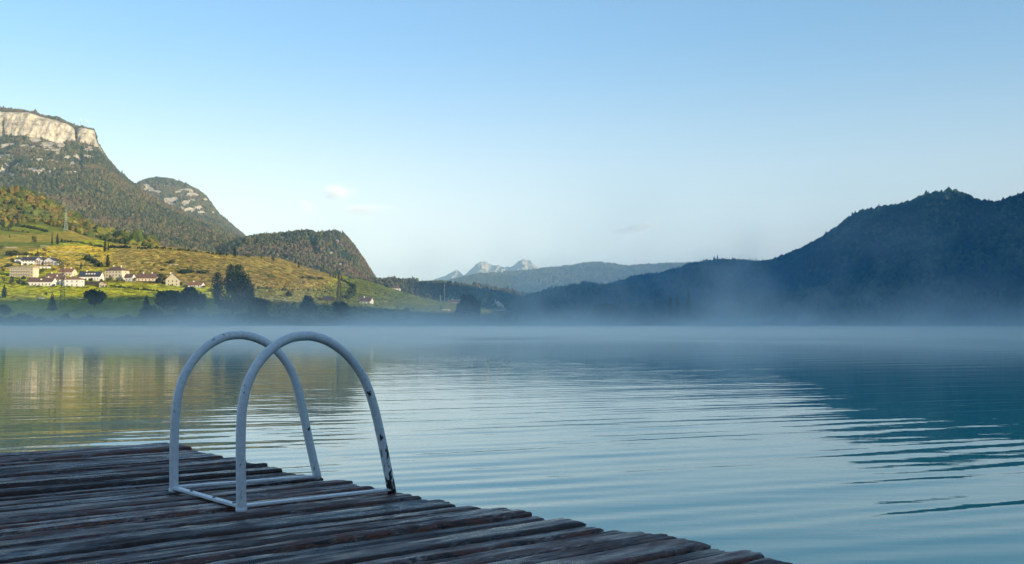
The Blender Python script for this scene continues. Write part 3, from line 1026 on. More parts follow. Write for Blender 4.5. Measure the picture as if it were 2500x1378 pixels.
def paint_mat():
    m, n, l, b = nmat('chipped_white_paint')
    geo = N(n, 'ShaderNodeNewGeometry')
    n1 = N(n, 'ShaderNodeTexNoise', Scale=38.0, Detail=6.0, Roughness=0.65)
    n2 = N(n, 'ShaderNodeTexNoise', Scale=5.0, Detail=3.0, Roughness=0.5)
    n3 = N(n, 'ShaderNodeTexNoise', Scale=60.0, Detail=4.0, Roughness=0.6)
    mp = N(n, 'ShaderNodeMapping')
    mp.inputs['Scale'].default_value = (1.0, 1.0, 0.45)
    l.new(geo.outputs['Position'], mp.inputs['Vector'])
    l.new(mp.outputs[0], n1.inputs['Vector'])
    for q in (n2, n3):
        l.new(geo.outputs['Position'], q.inputs['Vector'])
    wear = N(n, 'ShaderNodeAttribute', attribute_name='Wear')
    a1 = N(n, 'ShaderNodeMath', operation='MULTIPLY_ADD')
    a1.inputs[1].default_value = 0.35
    l.new(n2.outputs['Fac'], a1.inputs[0]); l.new(n1.outputs['Fac'], a1.inputs[2])
    a2 = N(n, 'ShaderNodeMath', operation='ADD')
    l.new(a1.outputs[0], a2.inputs[0]); l.new(wear.outputs['Fac'], a2.inputs[1])
    chip = N(n, 'ShaderNodeMapRange')
    chip.inputs['From Min'].default_value = 0.885
    chip.inputs['From Max'].default_value = 0.90
    l.new(a2.outputs[0], chip.inputs['Value'])
    white = ramp(n, [(0.3, (0.66, 0.68, 0.69)), (0.7, (0.83, 0.84, 0.84))])
    l.new(n3.outputs['Fac'], white.inputs[0])
    rust = ramp(n, [(0.35, (0.018, 0.017, 0.018)), (0.7, (0.060, 0.040, 0.032))])
    l.new(n3.outputs['Fac'], rust.inputs[0])
    l.new(mixc(n, l, chip.outputs[0], white.outputs[0], rust.outputs[0]), b.inputs['Base Color'])
    rr = N(n, 'ShaderNodeMapRange')
    rr.inputs['To Min'].default_value = 0.38
    rr.inputs['To Max'].default_value = 0.85
    l.new(chip.outputs[0], rr.inputs['Value'])
    l.new(rr.outputs[0], b.inputs['Roughness'])
    b.inputs['Specular IOR Level'].default_value = 0.4
    inv = N(n, 'ShaderNodeMath', operation='SUBTRACT')
    inv.inputs[0].default_value = 1.0
    l.new(chip.outputs[0], inv.inputs[1])
    bp = N(n, 'ShaderNodeBump', Strength=0.5, Distance=0.0012)
    l.new(inv.outputs[0], bp.inputs['Height'])
    l.new(bp.outputs[0], b.inputs['Normal'])
    return m


M_paint = paint_mat()
# the wooded bank the jetty starts from, behind the viewer
yb = np.concatenate([[-7.2, -8.0, -9.5], np.linspace(-12, -60, 14), [-120, -300]])
xb = np.linspace(-320, 320, 90)
XB, YB = np.meshgrid(xb, yb)
ZB = np.interp(-YB, [7.2, 8.0, 9.5, 12, 60, 120, 300], [-0.8, 0.25, 0.7, 1.0, 5.0, 12.0, 40.0]) + fbm(XB / 9, YB / 9, 3, 91) * 0.25 * (YB < -9)
YB = YB - 2.2 * (vnoise(XB / 14, XB * 0, 92) - 0.3)
ii = np.arange(XB.size).reshape(XB.shape)
ff = np.stack([ii[:-1, :-1], ii[1:, :-1], ii[1:, 1:], ii[:-1, 1:]], -1).reshape(-1, 4)
tag(link('shore', mesh_np('shore', np.stack([XB, YB, ZB], -1).reshape(-1, 3), ff, M_land, True, np.tile(np.array((0.06, 0.075, 0.028)), (XB.size, 1)))), 'grassy bank the jetty starts from', 'shore', kind='structure')
nb = 420
pb = np.stack([rng.uniform(-180, 180, nb), -rng.uniform(24, 60, nb), np.zeros(nb)], -1)
rb_ = rng.uniform(1.6, 3.4, nb)
pb[:, 2] = 1.5 + rng.uniform(0, 1, nb) * 4.5 + (-pb[:, 1] - 15) * 0.1
tag(lumps('forest', pb, rb_, rng.uniform(0.8, 1.4, nb), palette(pb, [(0.03, 0.05, 0.02), (0.05, 0.07, 0.025)], 20, 93), ICO2, 0.22), 'dense wood on the bank behind the jetty', 'woodland', kind='stuff')

M_steel = plain('dull_bolt_steel', (0.10, 0.09, 0.085), 0.5, 0.3, 80, 0.5)

front_px = [(589.4, 1246), (587.8, 1143), (587, 1070), (587, 1012), (593, 961), (606, 922), (629, 882), (658, 850), (691, 828), (723, 818.5), (750, 817), (780, 821.5), (813, 835), (848, 862), (877, 896), (898, 936), (913, 983), (928, 1052), (942.5, 1128), (957, 1203)]
back_px = [(424.5, 1198), (424, 1107), (424.5, 1012), (431, 961), (444, 918), (467, 878), (496, 848), (531, 825), (561, 817), (583, 816), (612, 818.5), (641, 829), (670, 847), (696, 872.5), (717, 907), (730, 950), (738, 998), (752, 1067), (765, 1125), (776, 1170)]


def to_plane(pts, A, B):
    """arch points in the upright plane through deck points A and B"""
    d = (B - A).normalized()
    nrm = Vector((d.y, -d.x, 0))
    out = []
    for a, b in pts:
        x, y_, z = at(a, b, 1.0)
        v = Vector((x, 1.0, z - H))
        o = Vector((0, 0, H))
        k_ = (A - o).dot(nrm) / v.dot(nrm)
        out.append(o + v * k_)
    return out


def spline(pts, n=90):
    P = np.array([p[:] for p in pts])
    d = np.concatenate([[0], np.cumsum(np.linalg.norm(np.diff(P, axis=0), axis=1))])
    for _ in range(2):
        Q = P.copy()
        Q[1:-1] = 0.25 * P[:-2] + 0.5 * P[1:-1] + 0.25 * P[2:]
        P = Q
    t = np.linspace(0, d[-1], n)
    return pchip(P, d, t)


fa, fb = deck_pt(589.4, 1245), deck_pt(956, 1203)
ba, bb = deck_pt(424.5, 1198), deck_pt(776, 1170)
root = empty('swim_ladder', (fa + ba) / 2)
tag(root, 'white painted tubular swim ladder with chipped paint bolted to the jetty edge', 'swim ladder')
off_ = root.location.copy()
ru = Matrix.Translation(-off_)
for pts, A, B in ((front_px, fa, fb), (back_px, ba, bb)):
    C = spline(to_plane(pts, A, B))
    mb = MB()
    mb.tube([Vector(c) - off_ for c in C], 0.0215, 20)
    o = mb.build('handrail', M_paint, root, True)
    me = o.data
    a = me.attributes.new('Wear', 'FLOAT', 'POINT')
    n_ = len(me.vertices)
    ring = np.arange(n_) // 20 / 89.0
    wear = 0.050 + 0.085 * smooth01(0.55, 0.95, ring) + 0.10 * smooth01(0.93, 1.0, ring) - 0.02 * smooth01(0.3, 0.0, ring)
    if A is ba:
        wear = wear - 0.05 * smooth01(0.5, 0.9, ring)
    a.data.foreach_set('value', wear.astype(np.float32))
    if A is fa:
        mb = MB(); 
    # foot flange
    foot = MB()
    p0 = Vector(C[0]) - off_
    foot.tube([p0 + Vector((0, 0, -0.012)), p0 + Vector((0, 0, 0.012))], 0.0245, 20)
    foot.build('foot_collar', M_paint, root, True)


def flat_bar(A, B, w, h, lift):
    d = B - A
    L = d.length
    M = Matrix.Translation(A - off_ + Vector((0, 0, lift))) @ d.to_track_quat('X', 'Z').to_matrix().to_4x4()
    bm = bmesh.new()
    bmesh.ops.create_cube(bm, size=1.0)
    bmesh.ops.scale(bm, vec=(L, w, h), verts=bm.verts)
    bmesh.ops.translate(bm, vec=(L / 2, 0, h / 2), verts=bm.verts)
    bmesh.ops.bevel(bm, geom=bm.edges[:], offset=0.0025, segments=2, affect='EDGES')
    bmesh.ops.transform(bm, matrix=M, verts=bm.verts)
    me = bpy.data.meshes.new('base_bar')
    bm.to_mesh(me); bm.free()
    me.materials.append(M_paint)
    a = me.attributes.new('Wear', 'FLOAT', 'POINT')
    a.data.foreach_set('value', np.full(len(me.vertices), 0.0, dtype=np.float32))
    return link('base_bar', me, root)


flat_bar(ba, fa, 0.034, 0.012, 0.008)
e1 = (fb - fa).normalized(); e2 = (bb - ba).normalized()
flat_bar(fa + e1 * 0.015, fb, 0.034, 0.012, 0.010)
flat_bar(ba + e2 * 0.015, bb, 0.034, 0.012, 0.010)
for u in (0.28, 0.62, 0.9):
    p = ba.lerp(fa, u) - off_
    b = MB(); b.tube([p + Vector((0, 0, 0.0203)), p + Vector((0, 0, 0.0245))], 0.008, 6)
    b.build('bolt', M_steel, root)

# ------------------------------------------------------------------ houses
M_white = plain('white_render', (0.84, 0.80, 0.70), 0.9, 0.06, 0.6)
M_cream = plain('cream_render', (0.72, 0.60, 0.42), 0.9, 0.06, 0.6)
M_yellow = plain('yellow_render', (0.56, 0.50, 0.33), 0.9, 0.07, 0.6)
M_pink = plain('ochre_timber', (0.50, 0.24, 0.10), 0.85, 0.15, 0.9)
M_redroof = plain('red_clay_tiles', (0.165, 0.098, 0.068), 0.85, 0.35, 1.4)
M_ornroof = plain('orange_clay_tiles', (0.28, 0.145, 0.078), 0.85, 0.3, 1.4)
M_darkroof = plain('dark_slate_tiles', (0.070, 0.058, 0.055), 0.7, 0.3, 1.4)
M_solar = plain('solar_glass', (0.050, 0.065, 0.110), 0.18, 0.15, 1.0, 0.6)
M_pane = plain('window_glass', (0.030, 0.034, 0.040), 0.12, 0.2, 1.0, 0.6)
M_shut = plain('brown_shutter', (0.10, 0.055, 0.030), 0.8, 0.2, 1.0)
M_stone = plain('pale_dry_stone', (0.46, 0.39, 0.27), 0.95, 0.35, 0.9, 0.2)
M_bark = plain('tree_bark', (0.055, 0.042, 0.032), 0.95, 0.35, 1.5, 0.1)
M_steelgrey = plain('galvanised_steel', (0.34, 0.36, 0.36), 0.6, 0.2, 1.0, 0.4)
M_rust = plain('dark_weathered_steel', (0.055, 0.055, 0.055), 0.7, 0.2, 1.0, 0.3)
M_pole = plain('pale_wooden_pole', (0.42, 0.36, 0.24), 0.9, 0.2, 0.8)
M_carpaint = plain('white_car_paint', (0.75, 0.76, 0.78), 0.25, 0.03, 1.0, 0.5)
M_tyre = plain('black_rubber', (0.02, 0.02, 0.02), 0.8, 0.2, 2.0)


FOOT = []


def house(name, label, px0, px1, eave, base, ridge, wall, roof, depth=None, rz=0.0, kind='gable', wins=(2, 4), chim=1, T=hill, dormers=0, solar=0, group='houses of the village on the vineyard slope', cat='house', balcony=False, win_mat=None, cut=None):
    """a house whose front runs from px0 to px1 in the photograph; eave, base and ridge rows give its heights"""
    c = T.cast((px0 + px1) / 2, base)
    sc = c.y / FPX
    W = (px1 - px0) * sc / max(0.5, math.cos(rz))
    hw = (base - eave) * sc
    hr = (eave - ridge) * sc
    Dp = depth or min(max(7.0, W * 0.6), 13.0)
    z0 = -3.5
    o = empty(name, c, rz)
    FOOT.append((c.x, c.y + Dp / 2, W / 2 + 4, Dp / 2 + 5))
    tag(o, label, cat, group)
    wb = MB()
    x0, x1, y0, y1 = -W / 2, W / 2, 0.0, Dp
    if kind == 'gable':          # ridge parallel to the front
        wb.poly([(x0, y0, z0), (x1, y0, z0), (x1, y1, z0), (x0, y1, z0), (x0, y0, hw), (x1, y0, hw), (x1, y1, hw), (x0, y1, hw), (x0, (y0 + y1) / 2, hw + hr), (x1, (y0 + y1) / 2, hw + hr)],
                [(0, 1, 5, 4), (1, 2, 6, 9, 5), (2, 3, 7, 6), (3, 0, 4, 8, 7), (0, 3, 2, 1)])
    elif kind == 'front':        # gable wall faces the lake
        wb.poly([(x0, y0, z0), (x1, y0, z0), (x1, y1, z0), (x0, y1, z0), (x0, y0, hw), (x1, y0, hw), (x1, y1, hw), (x0, y1, hw), (0, y0, hw + hr), (0, y1, hw + hr)],
                [(0, 1, 5, 8, 4), (1, 2, 6, 5), (2, 3, 7, 9, 6), (3, 0, 4, 7), (0, 3, 2, 1)])
    else:
        wb.box(x0, x1, y0, y1, z0, hw)
    wb.build('wall', wall, o)
    rb = MB()
    e, t = 0.7, 0.28
    ym = (y0 + y1) / 2
    if kind == 'gable':
        k = hr / (ym - y0)
        dz = e * k
        for s in (-1, 1):
            ya = ym + s * (ym - y0 + e)
            rb.poly([(x0 - e, ya, hw - dz + .04), (x1 + e, ya, hw - dz + .04), (x1 + e, ym, hw + hr + .04), (x0 - e, ym, hw + hr + .04),
                     (x0 - e, ya, hw - dz + .04 + t), (x1 + e, ya, hw - dz + .04 + t), (x1 + e, ym, hw + hr + .04 + t), (x0 - e, ym, hw + hr + .04 + t)],
                    [(0, 3, 2, 1), (4, 5, 6, 7), (0, 1, 5, 4), (1, 2, 6, 5), (3, 0, 4, 7)])
    elif kind == 'front':
        k = hr / (W / 2)
        dz = e * k
        for s in (-1, 1):
            xa = s * (W / 2 + e)
            rb.poly([(xa, y0 - e, hw - dz + .04), (xa, y1 + e, hw - dz + .04), (0, y1 + e, hw + hr + .04), (0, y0 - e, hw + hr + .04),
                     (xa, y0 - e, hw - dz + .04 + t), (xa, y1 + e, hw - dz + .04 + t), (0, y1 + e, hw + hr + .04 + t), (0, y0 - e, hw + hr + .04 + t)],
                    [(0, 3, 2, 1), (4, 5, 6, 7), (0, 1, 5, 4), (1, 2, 6, 5), (3, 0, 4, 7)])
    elif kind in ('hip', 'pyramid'):
        ins = min(Dp / 2, W / 2 * 0.98) if kind == 'hip' else W / 2
        a0, a1 = x0 + ins, x1 - ins
        rb.poly([(x0 - e, y0 - e, hw + .01), (x1 + e, y0 - e, hw + .01), (x1 + e, y1 + e, hw + .01), (x0 - e, y1 + e, hw + .01), (x0 - e, y0 - e, hw + t), (x1 + e, y0 - e, hw + t), (x1 + e, y1 + e, hw + t), (x0 - e, y1 + e, hw + t), (a0, ym, hw + hr + t), (a1 + 0.01, ym, hw + hr + t)],
                [(0, 3, 2, 1), (0, 1, 5, 4), (1, 2, 6, 5), (2, 3, 7, 6), (3, 0, 4, 7), (4, 5, 9, 8), (5, 6, 9), (6, 7, 8, 9), (7, 4, 8)])
    else:                        # flat slab
        rb.box(x0 - e, x1 + e, y0 - e, y1 + e, hw + .01, hw + max(0.35, hr))
    ro = rb.build('roof', roof, o)
    for k in range(chim):
        b = MB(); cx_ = x0 + W * (0.3 + 0.45 * k); cw = 0.55
        b.box(cx_ - cw, cx_ + cw, ym - 0.5, ym + 0.5, hw + hr * 0.5, hw + hr + 1.5)
        b.box(cx_ - cw - .15, cx_ + cw + .15, ym - .65, ym + .65, hw + hr + 1.505, hw + hr + 1.75)
        b.build('chimney', M_white, ro)
    if kind == 'gable':
        sl = hr / (ym - y0)
        for k in range(dormers):
            xd = x0 + W * (0.28 + 0.5 * (k + 0.5) / dormers)
            b = MB(); yd = y0 + (ym - y0) * 0.35; zd = hw + (yd - y0) * sl
            b.poly([(xd - .9, yd, zd), (xd + .9, yd, zd), (xd + .9, yd, zd + 1.2), (xd, yd, zd + 1.9), (xd - .9, yd, zd + 1.2), (xd - .9, yd + 3, zd + 1.2), (xd + .9, yd + 3, zd + 1.2), (xd, yd + 3, zd + 1.9)],
                   [(0, 1, 2, 3, 4), (4, 3, 7, 5), (3, 2, 6, 7), (0, 4, 5), (1, 6, 2)])
            b.build('dormer', wall, ro)
        for k in range(solar):
            xa, xb = (x0 + W * 0.05, x0 + W * 0.24) if k == 0 else (x1 - W * 0.30, x1 - W * 0.08)
            b = MB()
            pts = []
            for dzz in (0.40, 0.48):
                for (xx, u) in ((xa, .15), (xb, .15), (xb, .85), (xa, .85)):
                    pts.append((xx, y0 + (ym - y0) * u, hw + hr * u + dzz))
            b.poly(pts, [(4, 5, 6, 7), (0, 1, 5, 4), (1, 2, 6, 5), (2, 3, 7, 6), (3, 0, 4, 7), (0, 3, 2, 1)])
            b.build('solar_panel', M_solar, ro)
    nr, nc = wins
    wz, ww = min(1.5, hw / max(nr, 1) * 0.48), 1.15
    wm = None
    for i in range(nr):
        for j in range(nc):
            if wm is None:
                b = MB(); b.box(-ww / 2, ww / 2, -0.06, 0.10, 0, wz)
                w0 = b.build('window', win_mat or M_pane, o)
                sm = MB(); sm.box(-ww / 2 - .12, ww / 2 + .12, -0.16, 0.02, -0.16, -0.01)
                sm.build('sill', M_stone, w0)
                wm = w0
            else:
                w0 = copy_tree(wm, o)
            w0.location = (x0 + W * (j + 0.7) / (nc + 0.4), y0, hw * (i + 0.32) / nr)
    # windows of the sunlit end wall
    for i in range(nr):
        if nc and Dp > 6 and kind != 'flat':
            w0 = copy_tree(wm, o)
            w0.location = (x1, y0 + Dp * 0.5, hw * (i + 0.32) / nr)
            w0.rotation_euler = (0, 0, math.pi / 2)
    b = MB(); b.box(x0 + W * 0.5 - .5, x0 + W * 0.5 + .5, y0 - .05, y0 + .1, 0.02, min(2.1, hw * .7)); b.build('door', M_shut, o)
    if balcony:
        for i in range(nr):
            b = MB(); zb = hw * i / nr + 0.1
            b.box(x0 + W * .06, x1 - W * .06, y0 - 1.5, y0 - .01, zb, zb + .22)
            b.box(x0 + W * .06, x1 - W * .06, y0 - 1.5, y0 - 1.38, zb + .221, zb + 1.0)
            b.build('balcony', wall if balcony == 'wall' else M_pink, o)
    return o


house('villa', 'white villa with dark hipped roof at the top end of the upper village row', 36, 50, 634, 642, 628, M_white, M_darkroof, kind='hip', wins=(1, 2), rz=0.1)
house('villa', 'long white villa with solar panels on its dark roof in the upper row', 52, 90, 636, 648, 627, M_white, M_darkroof, wins=(2, 5), solar=2, rz=0.06, chim=1)
house('villa', 'white villa with its broad gable facing the lake beside the solar roof villa', 86, 102, 634, 648, 628, M_white, M_darkroof, kind='front', wins=(2, 2), balcony=True, chim=1, rz=-0.2, depth=14)
house('villa', 'white villa with dark roof and brown balconies ending the upper row', 105, 134, 637, 649, 629, M_white, M_darkroof, kind='front', wins=(2, 3), balcony=True, depth=14, rz=-0.25)
house('terrace_building', 'low white terrace building under the upper villas', 91, 118, 651, 657, 650, M_white, M_stone, kind='flat', wins=(1, 3), chim=0, cat='building')
house('hotel', 'long flat roofed hotel with two floors of balconies', 20, 84, 655, 678, 651, M_cream, M_stone, kind='flat', wins=(3, 9), chim=0, rz=-0.22, balcony='wall', cat='hotel', depth=11)
house('farmhouse', 'long low house with red roof and orange timber dormer at the lower village edge', 63, 128, 688, 700, 678, M_white, M_redroof, wins=(1, 7), rz=-0.08, chim=2, dormers=1)
house('house', 'white house with small dark windows under a shaded red roof', 128, 156, 682, 697, 675, M_white, M_redroof, wins=(2, 3), rz=0.05)
house('house', 'blank bright white house with a low orange roof in the village front row', 155, 196, 683, 701, 676, M_white, M_ornroof, kind='hip', wins=(2, 3), rz=-0.05)
house('house', 'house with orange roof and white upper wall at the village centre', 140, 177, 664, 676, 656, M_cream, M_ornroof, wins=(1, 4), rz=-0.18, chim=2)
house('house', 'brown roofed house tucked behind the blank white house', 112, 150, 676, 682, 668, M_cream, M_redroof, wins=(1, 3), rz=0.1)
house('guesthouse', 'long white guesthouse with dormers and solar panels on a dark roof', 190, 244, 675, 687, 663, M_white, M_darkroof, wins=(1, 7), dormers=4, solar=2, chim=1, rz=-0.04)
house('shed', 'low dark shed row below the guesthouse', 197, 241, 692, 698, 688, M_shut, M_darkroof, wins=(1, 4), chim=0, cat='shed')
house('manor', 'tall cream manor with dark red hipped roof and dormers', 253, 299, 661, 684, 651, M_cream, M_redroof, kind='hip', wins=(3, 5), chim=2, rz=-0.28, depth=15, cat='manor house')
house('cottage', 'tiny yellow cottage standing in the vines below the manor', 242, 256, 692, 704, 688, M_yellow, M_ornroof, kind='front', wins=(1, 2), chim=0, depth=6)
house('house', 'small white house with red roof just below the tall manor', 303, 323, 677, 689, 669, M_white, M_redroof, wins=(1, 2), rz=-0.3)
house('farmhouse', 'long farmhouse with wide red roof and dark arched barn door', 333, 379, 679, 688, 668, M_cream, M_redroof, wins=(1, 5), chim=2, rz=0.04)
house('house', 'yellow gabled house half hidden by a round tree', 405, 437, 683, 699, 668, M_yellow, M_redroof, kind='front', wins=(2, 3), chim=1, rz=0.15, depth=14)
house('cottage', 'small white cottage with red roof beside the great dark tree', 458, 492, 696, 703, 689, M_white, M_ornroof, wins=(1, 3), chim=1, rz=-0.15)
house('barn', 'dark roofed barn in the vines under the lattice pylon', 788, 813, 731, 737, 725, M_shut, M_darkroof, wins=(0, 0), chim=0, cat='barn', group='scattered farm buildings')
house('farmhouse', 'dark red farmhouse with one white wall alone on the lower vineyard', 877, 905, 735, 743, 727, M_white, M_redroof, wins=(1, 3), chim=1, group='scattered farm buildings', rz=-0.3)
house('tower_house', 'square white house with steep pyramid roof on the vineyard crest', 956, 977, 700, 706, 693, M_white, M_redroof, kind='pyramid', wins=(1, 3), chim=0, group='scattered farm buildings')
house('house', 'red roofed house behind the thin mast', 1092, 1136, 735, 741, 729, M_cream, M_redroof, wins=(1, 4), chim=1, group='scattered farm buildings')
house('wall_house', 'low pale building beside a cypress at the foot of the vines', 1080, 1098, 757, 762, 755, M_cream, M_stone, kind='flat', wins=(1, 2), chim=0, group='scattered farm buildings', cat='building')
house('villa', 'villa with steep pointed red roof above a long pale wall', 1199, 1232, 748, 757, 734, M_cream, M_redroof, kind='front', wins=(2, 3), chim=1, group='scattered farm buildings', depth=14)

# ------------------------------------------------------------------ retaining walls
def stone_wall(label, pts, hgt, name='retaining_wall'):
    P = [hill.cast(a, b) for a, b in pts]
    Q = []
    for a, b in zip(P[:-1], P[1:]):
        nseg = max(1, int((b - a).length / 8))
        Q += [a.lerp(b, i / nseg) for i in range(nseg)]
    Q.append(P[-1])
    Q = [Vector((q.x, q.y, hill.height(q.x, q.y))) for q in Q]
    o0 = Q[0].copy()
    mb = MB()
    V = []
    for i, q in enumerate(Q):
        hh = hgt * (1 + 0.18 * math.sin(i * 1.9 + o0.x))
        p = q - o0
        V += [(p.x, p.y - .35, p.z - 2.0), (p.x, p.y + .35, p.z - 2.0), (p.x, p.y + .3, p.z + hh), (p.x, p.y - .3, p.z + hh)]
    F = []
    for i in range(len(Q) - 1):
        b = 4 * i
        F += [(b, b + 4, b + 7, b + 3), (b + 3, b + 7, b + 6, b + 2), (b + 2, b + 6, b + 5, b + 1)]
    F += [(0, 3, 2, 1), tuple(4 * (len(Q) - 1) + k for k in (0, 1, 2, 3))]
    mb.poly(V, F)
    o = mb.build(name, M_stone)
    o.location = o0
    return tag(o, label, 'stone wall', 'pale dry stone walls holding the vineyard terraces')


stone_wall('long pale stone wall above the village, longest of the terrace walls', [(112, 617), (150, 618), (190, 620), (205, 624), (222, 627)], 2.2)
stone_wall('short thick stub of stone wall ending the long wall', [(230, 628), (239, 630)], 3.0)
stone_wall('thin pale wall beside the pair of cypresses', [(98, 602), (130, 604), (160, 606)], 1.7)
stone_wall('pale wall at the edge of the photograph above the villas', [(14, 606), (42, 607)], 2.2)
stone_wall('short stone wall left of the single cypress above the guesthouse', [(178, 645), (197, 645)], 2.0)
stone_wall('short stone wall right of the single cypress above the guesthouse', [(208, 646), (220, 646)], 2.0)
stone_wall('stub of wall at the foot of the cypress pair', [(231, 647), (242, 649)], 2.4)
stone_wall('white streak of wall in the middle of the brown vineyard', [(351, 643), (371, 643)], 1.6)
stone_wall('bright wall under the bush in the brown vineyard', [(415, 650), (434, 650)], 2.2)
stone_wall('pale wall above the long farmhouse', [(334, 661), (357, 661)], 1.6)
stone_wall('long light wall beside the road at the foot of the brown slope', [(648, 732), (690, 736), (724, 740)], 2.0)
stone_wall('thin wall high on the brown slope', [(690, 677), (720, 680)], 1.3)
stone_wall('curved light wall at the end of the brown slope', [(757, 671), (785, 676), (803, 681)], 1.4)
stone_wall('long low pale wall in front of the pointed villa', [(1196, 760), (1234, 760)], 2.4)

# ------------------------------------------------------------------ vine rows
def vine_rows():
    V, F, C = [], [], []
    tv = np.array([(-.5, -.5, 0), (.5, -.5, 0), (.5, .5, 0), (-.5, .5, 0), (-.5, -.28, 1), (.5, -.28, 1), (.5, .28, 1), (-.5, .28, 1)])
    tf = np.array([(4, 5, 6, 7), (0, 1, 5, 4), (1, 2, 6, 5), (2, 3, 7, 6), (3, 0, 4, 7)])

    def field(d, spacing, seglen, xr, yr, keep, hgt, wid):
        d = np.array(d) / np.hypot(*d)
        nrm = np.array((-d[1], d[0]))
        cx, cy_ = sum(xr) / 2, sum(yr) / 2
        Rr = max(xr[1] - xr[0], yr[1] - yr[0]) * 0.75
        a = np.arange(-Rr, Rr, spacing)
        b = np.arange(-Rr, Rr, seglen)
        A, B = np.meshgrid(a, b)
        A = A + rng.normal(0, 0.15, A.shape)
        x = (cx + nrm[0] * A + d[0] * B).ravel()
        y = (cy_ + nrm[1] * A + d[1] * B).ravel()
        k = (x > xr[0]) & (x < xr[1]) & (y > yr[0]) & (y < yr[1])
        x, y = x[k], y[k]
        z = hill.heights(x, y)
        px, py = pix(x, y, z)
        k = keep(px, py, x, y) & (rng.random(len(x)) > 0.07)
        for fx_, fy_, fw_, fh_ in FOOT:
            k &= ~((np.abs(x - fx_) < fw_) & (np.abs(y - fy_) < fh_))
        x, y, z = x[k], y[k], z[k]
        z2 = hill.heights(x + d[0] * seglen, y + d[1] * seglen)
        n = len(x)
        L = seglen * rng.uniform(0.75, 1.0, n)
        hh = hgt * rng.uniform(0.7, 1.2, n)
        ww = wid * rng.uniform(0.8, 1.25, n)
        loc = tv[None] * np.stack([L, ww, hh], -1)[:, None, :]
        xx = x[:, None] + loc[..., 0] * d[0] - loc[..., 1] * d[1]
        yy = y[:, None] + loc[..., 0] * d[1] + loc[..., 1] * d[0]
        zz = z[:, None] + loc[..., 2] + loc[..., 0] / seglen * (z2 - z)[:, None] - 0.15
        base = sum(len(q) for q in V)
        V.append(np.stack([xx, yy, zz], -1).reshape(-1, 3))
        F.append((tf[None] + (np.arange(n) * 8)[:, None, None]).reshape(-1, 4) + base)
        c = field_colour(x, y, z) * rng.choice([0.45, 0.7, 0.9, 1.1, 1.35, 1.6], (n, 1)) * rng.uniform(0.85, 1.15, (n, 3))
        C.append(np.repeat(c[:, None, :], 8, 1).reshape(-1, 3))
    wl_ = lambda px: np.interp(px, [-800, 0, 50, 100, 160, 200, 270, 380, 450, 2000], [505, 545, 551, 551, 563, 579, 595, 608, 300, 300])
    field((1, 0.12), 2.6, 4.5, (-700, 60), (1130, 1960), lambda px, py, x, y: (px > -250) & (py > wl_(px)) & (px < 840 - (py - 690) * 0.8) & ~((px > 560) & (py > 690)), 1.7, 0.9)
    field((0.35, 1), 3.0, 4.5, (-320, 60), (1130, 1700), lambda px, py, x, y: (px > 560) & (py > 690) & (px < 840 + (py - 690)), 1.7, 1.0)
    field((0.9, 0.5), 2.8, 4.5, (-250, 60), (1180, 1960), lambda px, py, x, y: (px > 840 + np.maximum(0, (py - 690) * 1.0)) & (px < 1200) & (py > 676), 1.7, 0.9)
    me = mesh_np('vine_rows', np.concatenate(V), np.concatenate(F), M_rows, False, np.clip(np.concatenate(C), 0, 1))
    o = link('vine_rows', me)
    tag(o, 'rows of vines turning yellow over the terraced slope', 'vineyard', kind='stuff')


vine_rows()

# ------------------------------------------------------------------ single trees
def leaf_mat(name, c1, c2, c3):
    m, n, l, b = nmat(name)
    geo = N(n, 'ShaderNodeNewGeometry')
    r = ramp(n, [(0.0, c1), (0.5, c2), (1.0, c3)])
    l.new(geo.outputs['Random Per Island'], r.inputs[0])
    l.new(r.outputs[0], b.inputs['Base Color'])
    b.inputs['Roughness'].default_value = 0.8
    b.inputs['Specular IOR Level'].default_value = 0.15
    return m


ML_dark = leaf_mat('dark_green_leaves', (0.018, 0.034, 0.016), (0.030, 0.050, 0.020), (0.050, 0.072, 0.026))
ML_cyp = leaf_mat('cypress_leaves', (0.014, 0.026, 0.012), (0.026, 0.040, 0.016), (0.042, 0.056, 0.020))
ML_green = leaf_mat('bright_green_leaves', (0.060, 0.085, 0.018), (0.100, 0.130, 0.022), (0.160, 0.180, 0.028))
ML_olive = leaf_mat('olive_leaves', (0.040, 0.050, 0.020), (0.070, 0.076, 0.026), (0.110, 0.105, 0.034))
ML_gold = leaf_mat('yellowing_leaves', (0.120, 0.110, 0.025), (0.180, 0.160, 0.035), (0.240, 0.200, 0.050))


def crown_mesh(lobes, n, leaf, seed, mat):
    """leaf-sized faces spread through ellipsoid lobes, denser towards their skins"""
    g = np.random.default_rng(seed)
    vol = np.array([a[3] * a[4] * a[5] for a in lobes])
    idx = g.choice(len(lobes), n, p=vol ** 0.75 / (vol ** 0.75).sum())
    L = np.array(lobes)[idx]
    d = g.normal(size=(n, 3))
    d /= np.linalg.norm(d, axis=1)[:, None]
    rad = g.random(n) ** 0.35 * (1 + g.normal(0, 0.07, n))
    clump = 1 + 0.20 * np.sin(d[:, 0] * 5 + idx) * np.sin(d[:, 1] * 5 + idx * 2) * np.sin(d[:, 2] * 6)
    P = L[:, :3] + d * L[:, 3:6] * (rad * clump)[:, None]
    t = g.normal(size=(n, 3)); t /= np.linalg.norm(t, axis=1)[:, None]
    b = np.cross(t, d + g.normal(0, 0.5, (n, 3))); b /= np.linalg.norm(b, axis=1)[:, None] + 1e-9
    s = leaf * g.uniform(0.6, 1.35, n)[:, None]
    V = np.stack([P - t * s, P + b * s * 0.75, P + t * s, P - b * s * 0.75], 1)
    return mesh_np('crown', V.reshape(-1, 3), np.arange(n * 4).reshape(n, 4), mat, False)


